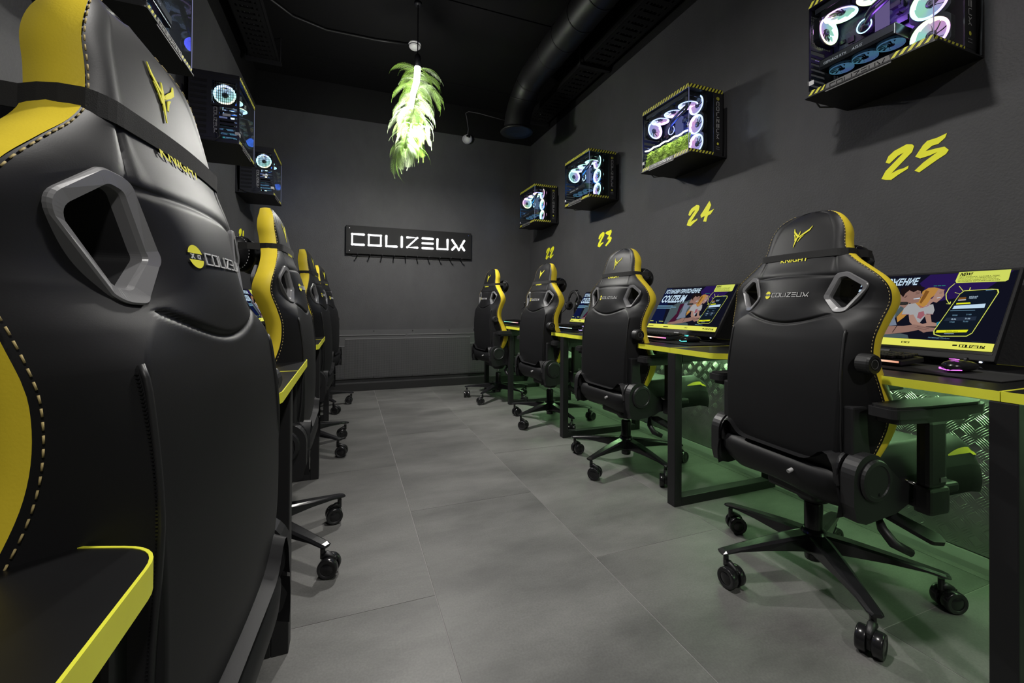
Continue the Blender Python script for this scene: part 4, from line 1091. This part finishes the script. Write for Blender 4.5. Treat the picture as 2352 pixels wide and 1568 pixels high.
    for s_ in (-1, 1):
        MB().tube([(.115, .265, .25 + s_ * .012), (.085, .25, .252 + s_ * .014), (.062, .215, .262 + s_ * .014), (.060, .15, .285 + s_ * .012), (.058, .09, .300 + s_ * .012), (.065, .055, .33), (.07, .045 + s_ * .015, .372)], .0075, M_TUBE, 10).obj('hose', t)
    MB().box((.02, .03, .352), (.145, .41, .376), M_FIN).obj('radiator', t)
    # fans: three on top facing down, three in a column by the strip, one at the back
    for k in range(3): add_fan(t, pal, TM(.083, .095 + k * .125, .338, PI, 0, 0))
    for k in range(3): add_fan(t, pal, frame((.150 - .02, .066, .085 + k * .118), (0, 1, 0), (0, 0, 1)) @ Matrix.Rotation(PI, 4, 'X'))
    add_fan(t, pal, frame((.078, CL - .022, .283), (1, 0, 0), (0, 0, 1)))
    if terrarium:
        mb = MB(); rr = random.Random(9); NY, NZ = 60, 16
        vs = []
        for i in range(NY + 1):
            for j in range(NZ + 1):
                yy = .012 + (CL - .03) * i / NY; vs.append((.012 + rr.uniform(-.006, .004) + .02 * (j / NZ), yy, .024 + .10 * j / NZ + rr.uniform(-.002, .002)))
        mb.add(vs, [(i * (NZ + 1) + j, i * (NZ + 1) + j + 1, (i + 1) * (NZ + 1) + j + 1, (i + 1) * (NZ + 1) + j) for i in range(NY) for j in range(NZ)], M_MOSS)
        for k in range(520):
            yy = rr.uniform(.02, CL - .02); zz = rr.uniform(.026, .122); L_ = rr.uniform(.004, .011); a = rr.uniform(-1, 1)
            p = Vector((.010, yy, zz)); q = p + Vector((-.004, a * L_, rr.uniform(-.5, 1) * L_)); d_ = Vector((0, .0015, .001))
            mb.add([tuple(p - d_), tuple(p + d_), tuple(q)], [(0, 1, 2)], M_MOSS)
        o = mb.obj('moss', t); o['kind'] = 'stuff'
        mb = MB(); mb.tube([(.010, .02 + (CL - .04) * k / 14, .132 + .004 * math.sin(k * 1.9)) for k in range(15)], .0042, emi('strip_light', (.95, 1, .8), 14), 8); mb.obj('strip_light', t)
    else:
        # graphics card lying across, fans facing down
        gp = MB().box((.030, .125, .105), (.148, .400, .150), M_BLKS, bev=.004).obj('graphics_card', t)
        MB().box((.0285, .13, .118), (.0300, .395, .145), M_BLKP).obj('shroud_edge', gp)
        mb = MB(); Tg = frame((.028, .39, .122), (0, -1, 0), (0, 0, 1)); put_text(mb, 'GEFORCE RTX', .01, .0, .10, .010, fmap(Tg), M_PALE); put_text(mb, 'ASUS', .118, .0, .155, .011, fmap(Tg), M_PALE, shear=.3); mb.obj('lettering', gp)
        gf = ramp_emi('gpu_fan_' + pal, ring_stops([.60, .55, .63, .58, .60], .75, .5), .45)
        for k in range(3):
            mb = MB()
            for q in range(11):
                vs = []
                for i in range(5):
                    r = .012 + .028 * i / 4
                    for j in range(3): a = q * 2 * PI / 11 + .10 * i + (j / 2 - .5) * .42; vs.append((r * math.cos(a), r * math.sin(a), (.5 - j / 2) * .006))
                mb.add(vs, [(i * 3 + j, i * 3 + j + 1, (i + 1) * 3 + j + 1, (i + 1) * 3 + j) for i in range(4) for j in range(2)], gf)
            mb.lathe([(0, .003), (.012, .002), (.012, -.003)], M_BLKP, 18); mb.lathe([(.0405, .002), (.0425, .003), (.0425, -.002)], gf, 28)
            mb.obj('card_fan', gp, TM(.09, .17 + k * .088, .101, PI, 0, 0))
    MB().box((.02, .02, .024), (.145, .40, .032), M_FIN).obj('bottom_tray', t)
    l = bpy.data.lights.new('case_glow', 'POINT'); l.energy = 1.6; l.color = PAL[pal][2]; l.shadow_soft_size = .03
    lo = bpy.data.objects.new('case_glow', l); COL.objects.link(lo); lo.parent = t; lo.location = (.055, .20, .22)
    # mains cable loop at the far end
    MB().tube([(.12, CL + .002, .06), (.10, CL + .03, .055), (.09, CL + .035, .02), (.12, CL + .03, -.01), (.20, CL + .02, .0), (.25, CL + .015, .02)], .0035, M_BLKP, 6).obj('cable', t)
    return t
def shelf(loc, rz, label):
    t = empty('wall_shelf', loc, rz); tag(t, label, 'shelf', 'wall shelves under the computers')
    MB().prism(rounded([(-.006, -.012), (.284, -.012), (.284, CL + .015), (-.006, CL + .015)], [.012, 0, 0, .012], 4), -.006, -.0005, M_BLK).obj('plate', t)
    MB().box((.278, -.012, -.0005), (.284, CL + .015, .30), M_BLK).obj('wall_bracket', t)
    for s_ in (-.008, CL + .006): MB().prism([(.266, .0), (.278, 0), (.278, .20)], 0, .005, M_BLK, Matrix.Translation((0, s_, 0)) @ Matrix.Rotation(PI / 2, 4, 'X')).obj('gusset', t)
    for zz in (.06, .24): MB().cyl((.274, CL * .5, zz), (.279, CL * .5, zz), .006, M_CHR, n=8).obj('bolt', t)
    return t
cz = 1.848
ORD = {'25': 'nearest', '24': 'second', '23': 'third', '22': 'farthest'}
for k, (y, pal, n) in enumerate(((.843, 'a', '25'), (1.965, 'b', '24'), (3.075, 'c', '23'), (4.185, 'd', '22'))):
    shelf((1.850, y, cz), 0, 'black wall shelf on the right wall, %s of the four from the front' % ORD[n])
    lb = {'25': 'glowing computer case cut by the top edge, above number 25', '24': 'glowing computer case with lit green moss inside, above number 24',
          '23': 'glowing glass computer case with cyan fans, third along the right wall', '22': 'glowing glass computer case farthest on right wall, above number 22'}[n]
    make_case('computer_case', (1.850, y, cz), 0, pal, lb, n == '24')
for k, (yf, pal, lb) in enumerate(((2.125, 'm', 'nearest'), (3.37, 'l', 'middle'), (4.615, 'l', 'farthest'))):
    shelf((-.616, yf, 1.888), PI, 'black wall shelf under the %s glowing computer on the left wall' % lb)
    make_case('computer_case', (-.616, yf, 1.888), PI, pal, {'nearest': 'glowing computer case on left wall, nearest, cut by the top edge', 'middle': 'glowing computer case on left wall, middle of the three', 'farthest': 'glowing computer case on left wall, farthest and smallest'}[lb])
# ---------------------------------------------------------------- monitors with the advert screen
C = {n: emi('screen_' + n, srgb(*c), s_) for n, c, s_ in (
    ('dark', (16, 17, 30), 1), ('navy', (14, 22, 58), 1), ('violet', (38, 22, 78), 1), ('yellow', (225, 225, 95), 1), ('lime', (205, 215, 95), 1), ('white', (190, 215, 235), 1), ('blk', (20, 20, 14), 1),
    ('skin', (140, 108, 98), 1), ('skin2', (160, 125, 112), 1), ('skind', (92, 66, 62), 1), ('hair', (26, 18, 20), 1), ('blond', (176, 128, 62), 1), ('blond2', (120, 78, 34), 1), ('shirt', (158, 158, 160), 1), ('shirt2', (112, 122, 140), 1), ('pink', (150, 90, 100), 1),
    ('maroon', (62, 20, 44), 1), ('phone', (16, 24, 36), 1), ('phone2', (34, 44, 60), 1), ('text', (110, 150, 175), 1), ('btn', (222, 225, 30), 1), ('teal', (40, 120, 150), 1), ('grey', (70, 84, 88), 1), ('mint', (40, 150, 120), 1))}
def screen_art(mb, f):
    """f(s,t,h): s 0..1 left to right, t 0..1 up"""
    lay = [0]
    def poly(pts, c):
        lay[0] += .00004; vs = [f(s, t, .0006 + lay[0]) for s, t in pts]; mb.add(vs, [tuple(range(len(vs)))], C[c])
    def line(pts, wd, c):
        lay[0] += .00004; h0 = .0006 + lay[0]
        mb.strokes([[(p[0], p[1]) for p in pts]], wd, lambda x, z, h: f(x, z, h0), C[c], 0, .3)
    def txt(s_, x0, t0, x1, t1, c, sh=0., bold=.01):
        lay[0] += .00004; h0 = .0006 + lay[0]; v, fs = text_geo(s_, bold)
        mb.add([f(x0 + a * (x1 - x0) + sh * b * (t1 - t0), t0 + b * (t1 - t0), h0) for a, b in v], fs, C[c])
    poly([(.012, .03), (.988, .03), (.988, .975), (.012, .975)], 'dark')
    poly([(.012, .12), (.22, .12), (.10, .975), (.012, .975)], 'navy')
    poly([(.60, .975), (.97, .975), (.86, .70), (.66, .60), (.56, .86)], 'violet')
    # people
    poly([(.228, .532), (.298, .605), (.43, .658), (.479, .70), (.53, .52), (.48, .306), (.382, .14), (.25, .12)], 'grey')
    poly([(.352, .587), (.414, .604), (.4, .443), (.415, .232), (.359, .14), (.30, .14), (.367, .371)], 'maroon')
    poly([(.47, .561), (.491, .602), (.505, .548), (.49, .466), (.497, .385), (.522, .293), (.40, .25), (.43, .41), (.41, .60), (.45, .64)], 'shirt2')
    poly([(.591, .749), (.615, .794), (.644, .798), (.665, .783), (.70, .76), (.658, .692), (.644, .653), (.65, .575), (.629, .549), (.616, .496), (.582, .522), (.56, .46), (.545, .40), (.52, .33), (.505, .40), (.53, .52), (.56, .60), (.594, .655)], 'blond')
    poly([(.605, .76), (.625, .75), (.618, .66), (.606, .58), (.596, .60), (.60, .68)], 'blond2')
    poly([(.525, .575), (.578, .588), (.612, .522), (.637, .562), (.667, .575), (.684, .498), (.683, .441), (.653, .446), (.632, .316), (.593, .378), (.564, .435), (.527, .433)], 'shirt')
    poly([(.61, .47), (.633, .484), (.645, .433), (.632, .38), (.612, .398)], 'pink')
    line([(.527, .436), (.566, .437)], .006, 'pink'); line([(.652, .449), (.683, .445)], .006, 'pink'); line([(.60, .555), (.62, .53), (.645, .556)], .007, 'pink')
    poly([(.666, .777), (.695, .755), (.701, .71), (.706, .69), (.698, .645), (.681, .594), (.662, .607), (.648, .56), (.636, .56), (.645, .64), (.654, .653), (.66, .718)], 'skin2')
    line([(.676, .655), (.690, .662)], .006, 'white'); line([(.678, .72), (.690, .722)], .004, 'hair'); line([(.68, .735), (.695, .735)], .003, 'blond2')
    poly([(.48, .713), (.49, .755), (.52, .767), (.579, .763), (.588, .72), (.602, .695), (.592, .668), (.591, .601), (.563, .582), (.545, .592), (.53, .52), (.492, .561), (.473, .575)], 'skin')
    poly([(.48, .713), (.469, .784), (.482, .808), (.519, .825), (.572, .822), (.599, .795), (.586, .749), (.563, .764), (.546, .738), (.52, .767), (.505, .726), (.5, .671)], 'hair')
    line([(.562, .645), (.588, .655)], .010, 'white'); line([(.562, .712), (.578, .716)], .005, 'hair'); line([(.560, .735), (.580, .737)], .004, 'hair'); line([(.51, .665), (.517, .69)], .008, 'skind')
    poly([(.565, .429), (.589, .436), (.623, .341), (.651, .318), (.686, .346), (.726, .331), (.717, .293), (.675, .289), (.624, .264), (.583, .338)], 'skin2')
    poly([(.644, .439), (.673, .44), (.691, .347), (.669, .332)], 'skin2')
    poly([(.30, .16), (.40, .20), (.486, .276), (.56, .283), (.608, .308), (.633, .304), (.675, .282), (.721, .275), (.72, .232), (.684, .221), (.671, .209), (.642, .241), (.597, .21), (.508, .172), (.42, .135), (.31, .13)], 'skin')
    line([(.62, .27), (.68, .245)], .004, 'skind'); line([(.63, .285), (.69, .262)], .004, 'skind'); line([(.525, .28), (.515, .195)], .004, 'hair')
    poly([(.715, .342), (.729, .356), (.731, .325), (.722, .29)], 'teal')
    poly([(.36, .13), (.559, .185), (.597, .171), (.609, .128), (.36, .113)], 'grey')
    for x in (.64, .66, .68): line([(x, .815), (x + .012, .815)], .008, 'mint')
    # headings
    txt('УСТАНОВИ ПРИЛОЖЕНИЕ', .025, .835, .548, .940, 'white', .06, .035)
    txt('COLIZEUM', .025, .620, .385, .800, 'white', .07, .035)
    for k, (a, b) in enumerate(((.017, .25), (.017, .31), (.017, .24))): line([(a, .545 - k * .03), (b, .545 - k * .03)], .015, 'text')
    line([(.012, .185), (.06, .185)], .012, 'lime'); line([(.16, .185), (.22, .185)], .012, 'lime'); line([(.115, .175), (.13, .15), (.13, .13)], .004, 'lime')
    # callout
    poly([(.738, .985), (.958, .985), (.960, .86), (.95, .842), (.742, .842), (.734, .87)], 'lime')
    txt('NEW!', .745, .932, .798, .974, 'blk', .15, .04)
    for k, s_ in enumerate(('ПРИ ВЫБОРЕ ТАРИФА ТЕБЕ', 'ДОСТУПЕН КАЛЬКУЛЯТОР —', 'ВЫБИРАЙ САМЫЕ ВЫГОДНЫЕ', 'УСЛОВИЯ БРОНИРОВАНИЯ')): txt(s_, .745, .911 - k * .0185, .92 + .006 * (k % 2), .924 - k * .0185, 'blk', 0, .02)
    line([(.736, .836), (.718, .78), (.712, .703), (.722, .638), (.744, .575)], .0045, 'lime'); line([(.731, .577), (.747, .572), (.746, .602)], .0045, 'lime')
    line([(.761, .799), (.787, .734)], .004, 'lime'); line([(.752, .719), (.774, .702)], .004, 'lime'); line([(.813, .779), (.813, .744)], .004, 'lime')
    # phone
    po_ = [(.774, .7), (.791, .737), (.9, .754), (.928, .75), (.938, .716), (.884, .223), (.867, .188), (.756, .172), (.722, .189), (.717, .237)]
    po_ = [(.715, .23), (.775, .70), (.790, .742), (.905, .755), (.932, .750), (.940, .712), (.887, .225), (.868, .186), (.755, .170), (.722, .188)]
    poly(po_, 'lime')
    cxp = sum(p[0] for p in po_) / 10; cyp = sum(p[1] for p in po_) / 10
    poly([(cxp + (x - cxp) * .955, cyp + (y - cyp) * .97) for x, y in po_], 'blk'); poly([(cxp + (x - cxp) * .92, cyp + (y - cyp) * .945) for x, y in po_], 'phone')
    poly([(.73, .245), (.866, .265), (.862, .235), (.728, .214)], 'btn'); txt('Выбрать место', .772, .229, .825, .246, 'blk')
    poly([(.77, .55), (.901, .577), (.901, .528), (.766, .509)], 'white'); poly([(.776, .585), (.835, .593), (.838, .577), (.776, .566)], 'btn')
    poly([(.777, .652), (.81, .659), (.811, .614), (.78, .61)], 'blond2'); line([(.78, .62), (.81, .625)], .008, 'white')
    txt('ИГРАЙ', .822, .655, .858, .672, 'white', .1); txt('ЗДЕСЬ', .822, .636, .856, .652, 'white', .1)
    poly([(.755, .401), (.882, .423), (.882, .376), (.747, .361)], 'phone2')
    for x, tt, s_ in ((.777, .425, '18:00'), (.836, .437, '21:00'), (.777, .376, '18:30'), (.836, .388, '21:30'), (.775, .342, '19:00'), (.832, .352, '22:00')): txt(s_, x, tt, x + .022, tt + .016, 'white' if tt in (.376, .388) else 'text')
    line([(.762, .487), (.865, .497)], .006, 'text'); line([(.77, .205), (.81, .21)], .004, 'white'); line([(.885, .735), (.915, .74)], .005, 'text')
    # bottom bar
    poly([(.012, .03), (.988, .03), (.988, .120), (.012, .120)], 'yellow')
    lay[0] += .0001; h0 = .0006 + lay[0]
    mb.strokes(word_strokes(.852, .060, .103, .028), .0045, lambda x, z, h: f(x, z, h0), C['blk'], 0)
    poly([(.822, .083), (.842, .085), (.842, .070), (.822, .068)], 'blk'); line([(.026, .068), (.105, .070)], .014, 'blk'); line([(.276, .068), (.34, .070)], .014, 'blk')
    for x in (.591, .612): line([(x - .008, .066), (x - .008, .084), (x + .008, .084), (x + .008, .066), (x - .008, .066)], .004, 'blk')
    txt('Активация Windows', .702, .142, .80, .158, 'text'); txt('Чтобы активировать Windows, перейдите в раздел "Параметры".', .704, .126, .94, .138, 'phone2')
M_BEZ = mat('monitor_bezel', (.010, .010, .011), .6, spec=.25)
MW = .592
def make_monitor():
    """local: origin on the desk below the screen's bottom edge, +Y towards the viewer, X to the viewer's right... built facing -Y"""
    t = empty('monitor')
    # screen plane from bottom (0,0,.05) to top (0,+.176,.327)
    o = Vector((-MW / 2, 0, .048)); ex = Vector((1, 0, 0)); ez = Vector((0, .176, .282)); H_ = ez.length; ez.normalize(); T_ = frame(o, ex, ez)  # z = ex x ez = outward normal
    T_ = T_
    MB().box((-.002, -.022, -.022), (MW + .002, H_ + .004, -.001), M_BEZ, T_, bev=.004).obj('housing', t)
    f = lambda s, tt, h: tuple(T_ @ Vector((s * MW, tt * H_, h)))
    mb = MB(); mb.box((.006, .0, -.001), (MW - .006, H_ - .004, .0002), M_BLKS, T_); mb.obj('panel', t)
    mb = MB(); screen_art(mb, f); mb.obj('screen_image', t)
    MB().box((MW / 2 - .02, -.016, .0), (MW / 2 + .02, -.008, .0008), M_GREYP, T_).obj('badge', t)
    MB().box((MW / 2 - .09, .06, -.055), (MW / 2 + .09, H_ - .08, -.02), M_BEZ, T_, bev=.012).obj('back_hump', t)
    MB().box((-.025, .098, .02), (.025, .135, .22), M_BEZ, bev=.008).obj('stand', t)
    MB().prism(rounded([(-.13, .02), (-.02, .04), (.02, .04), (.13, .02), (.06, .165), (-.06, .165)], [.02] * 6, 3), 0, .012, M_BEZ).obj('foot', t)
    MB().cyl(T_ @ Vector((MW - .03, -.0225, -.008)), T_ @ Vector((MW - .03, -.0245, -.008)), .0035, emi('power_led', (.7, .8, 1), 8), n=10).obj('power_light', t)
    return t
def keyboard():
    t = empty('keyboard')
    MB().box((-.22, -.065, .004), (.22, .065, .022), M_BLKP, TM(0, 0, .004, .06), bev=.004).obj('body', t)
    mb = MB()
    for r in range(6):
        for c in range(22):
            if rr_.random() < .03: continue
            x = -.213 + c * .0194; y = -.055 + r * .0185
            mb.box((x, y, .024), (x + .0165, y + .0155, .034), M_BLKP, TM(0, 0, .004, .06), bev=.003)
    mb.obj('keycaps', t)['kind'] = 'stuff'
    return t
rr_ = random.Random(2)
def lightbar_mat(n, stops): return ramp_emi(n, stops, 1.6, (-.22, .22), 'X')
LB = {'25': lightbar_mat('keys_25', [(0, (.2, .9, .7)), (.4, (.3, .8, .5)), (.7, (.9, .75, .55)), (1, (.5, .2, .12))]), '24': lightbar_mat('keys_24', [(0, (.02, .2, 1)), (.25, (.1, .9, .9)), (.55, (1, .95, .7)), (.8, (1, .2, .2)), (1, (.7, .1, .9))]),
      '23': lightbar_mat('keys_23', [(0, (.9, .4, .4)), (.3, (.35, .15, .8)), (.6, (.05, .25, .9)), (1, (.05, .6, .5))]), '22': lightbar_mat('keys_22', [(0, (.5, .3, .9)), (.4, (.1, .5, .7)), (1, (.6, .1, .8))])}
def mouse(col):
    t = empty('mouse'); mb = MB(); NU, NV = 18, 10; vs = []
    for j in range(NV + 1):
        v = -1 + 2 * j / NV; e = max(.02, (1 - abs(v) ** 2.6)) ** .5
        for i in range(NU):
            a = 2 * PI * i / NU; h = .036 * (.92 + .25 * (-v) * .5) * e
            vs.append(((.032 - .004 * math.cos(v * 3)) * e * math.cos(a), .062 * v, max(.002, .018 + h * .55 * math.sin(a) if math.sin(a) > 0 else .018 + .016 * math.sin(a))))
    mb.add(vs, [(j * NU + i, j * NU + (i + 1) % NU, (j + 1) * NU + (i + 1) % NU, (j + 1) * NU + i) for j in range(NV) for i in range(NU)] + [tuple(range(NU))[::-1], tuple(NV * NU + i for i in range(NU))], M_BLKS, None, True); mb.obj('shell', t)
    em = emi('mouse_led_%s' % col[1], col[0], 3)
    MB().tube([(-.028, -.045, .012), (-.032, -.01, .008), (-.031, .02, .008), (-.027, .035, .018), (-.02, .05, .024)], .0016, em, 6).obj('side_light', t)
    MB().tube([(-.026, -.05, .010), (.0, -.0625, .008), (.026, -.05, .010)], .0014, em, 6).obj('rear_light', t)
    MB().prism([(-.012, -.03), (-.004, -.034), (.0, -.028), (.004, -.034), (.012, -.03), (.006, -.018), (-.006, -.018)], .0385, .0395, em).obj('logo_light', t)
    MB().cyl((-.003, .035, .034), (.003, .035, .034), .008, M_BLKP, n=14).obj('scroll_wheel', t)
    MB().tube([(0, .06, .014), (.01, .10, .006), (-.02, .16, .004), (-.06, .20, .003)], .002, M_BLKP, 6).obj('cable', t)
    return t
def headset(loc, rz, label):
    t = empty('headset', loc, rz); tag(t, label, 'headset', 'headsets on the wall')
    MB().tube([(.0, -.078 * math.cos(a), .05 + .115 * math.sin(a)) for a in np.linspace(0, PI, 20)], .009, M_BLKP, 8).obj('headband', t)
    MB().tube([(-.002, -.070 * math.cos(a), .05 + .105 * math.sin(a)) for a in np.linspace(.5, PI - .5, 14)], .010, M_FAB, 8).obj('band_pad', t)
    for s_ in (-1, 1):
        c = MB().lathe([(0, .018), (.034, .016), (.042, .006), (.042, -.004), (0, -.006)], M_BLKS, 26, TM(0, s_ * .082, .02, -s_ * PI / 2) @ Matrix.Scale(1.22, 4, (0, 1, 0)) if False else TM(0, s_ * .078, .02, -s_ * PI / 2)); o = c.obj('ear_cup', t)
        MB().lathe([(.020, -.022), (.040, -.020), (.043, -.012), (.040, -.005), (.02, -.005)], M_FAB, 26, TM(0, s_ * .078, .02, -s_ * PI / 2)).obj('ear_pad', o)
    MB().tube([(-.02, .082, .0), (-.05, .085, -.03), (-.09, .07, -.045)], [.003, .003, .005], M_BLKP, 6).obj('microphone', t)
    MB().tube([(.0, 0, .165), (.045, 0, .172), (.05, 0, .172)], .006, M_BLK, 8).obj('wall_hook', t)
    return t
m0 = make_monitor(); k0 = keyboard()
STN = [('25', 1.010, 1.894), ('24', 2.100, 1.892), ('23', 3.185, 1.890), ('22', 4.35, 1.890)]
first = True
MC = {'25': ((.75, .12, .9), 'p'), '24': ((.1, .85, .8), 'c'), '23': ((.5, .4, .9), 'v'), '22': ((.2, .6, .8), 'b')}
for n, y, x in STN:
    m = m0 if first else copy_tree(m0); k = k0 if first else copy_tree(k0); first = False
    m.location = (x, y, ZD); m.rotation_euler = (0, 0, -PI / 2)
    tag(m, 'tilted monitor showing a game club advert, %s along the right wall' % ORD[n], 'monitor', 'monitors on the desks')
    k.location = (1.735, y + .055, ZD + .003); k.rotation_euler = (0, 0, -PI / 2 )
    tag(k, 'black backlit keyboard under the monitor, %s along the right wall' % ORD[n], 'keyboard', 'keyboards on the desks')
    MB().box((-.215, -.0675, .014), (.215, -.0655, .020), LB[n], TM(0, 0, .004, .06)).obj('light_bar', k)
    mo = mouse(MC[n]); mo.location = (1.725, y - .285, ZD + .004); mo.rotation_euler = (0, 0, -PI / 2); tag(mo, 'black gaming mouse with %s glow, %s along the right wall' % ({'25': 'purple', '24': 'cyan', '23': 'violet', '22': 'blue'}[n], ORD[n]), 'mouse', 'mice on the desks')
    p = MB().box((1.60, y - .42, ZD + .0012), (1.84, y + .36, ZD + .004), M_FAB, bev=.001).obj('mouse_pad'); tag(p, 'black desk mat under keyboard and mouse, %s along the right wall' % ORD[n], 'mat', 'desk mats')
headset((2.07, 3.72, .925), .2, 'black headset hanging on the right wall left of the monitor under number 23')
headset((2.07, 4.78, .95), .2, 'black headset hanging on the right wall by the back corner')
for y, lb in ((.70, 'monitor hidden behind the nearest left chair'), (1.98, 'monitor behind the second left chair, facing the aisle'), (3.2, 'monitor behind the third left chair, facing the aisle'), (4.26, 'tilted monitor seen between the two nearest left chairs, far end of left wall')):
    m = copy_tree(m0); m.location = (-.665, y, ZD); m.rotation_euler = (0, 0, PI / 2); tag(m, lb, 'monitor', 'monitors on the desks')
    k = copy_tree(k0); k.location = (-.50, y - .02, ZD + .003); k.rotation_euler = (0, 0, PI / 2); tag(k, lb.replace('tilted monitor seen', 'keyboard').replace('monitor', 'keyboard'), 'keyboard', 'keyboards on the desks')
bpy.context.view_layer.update()
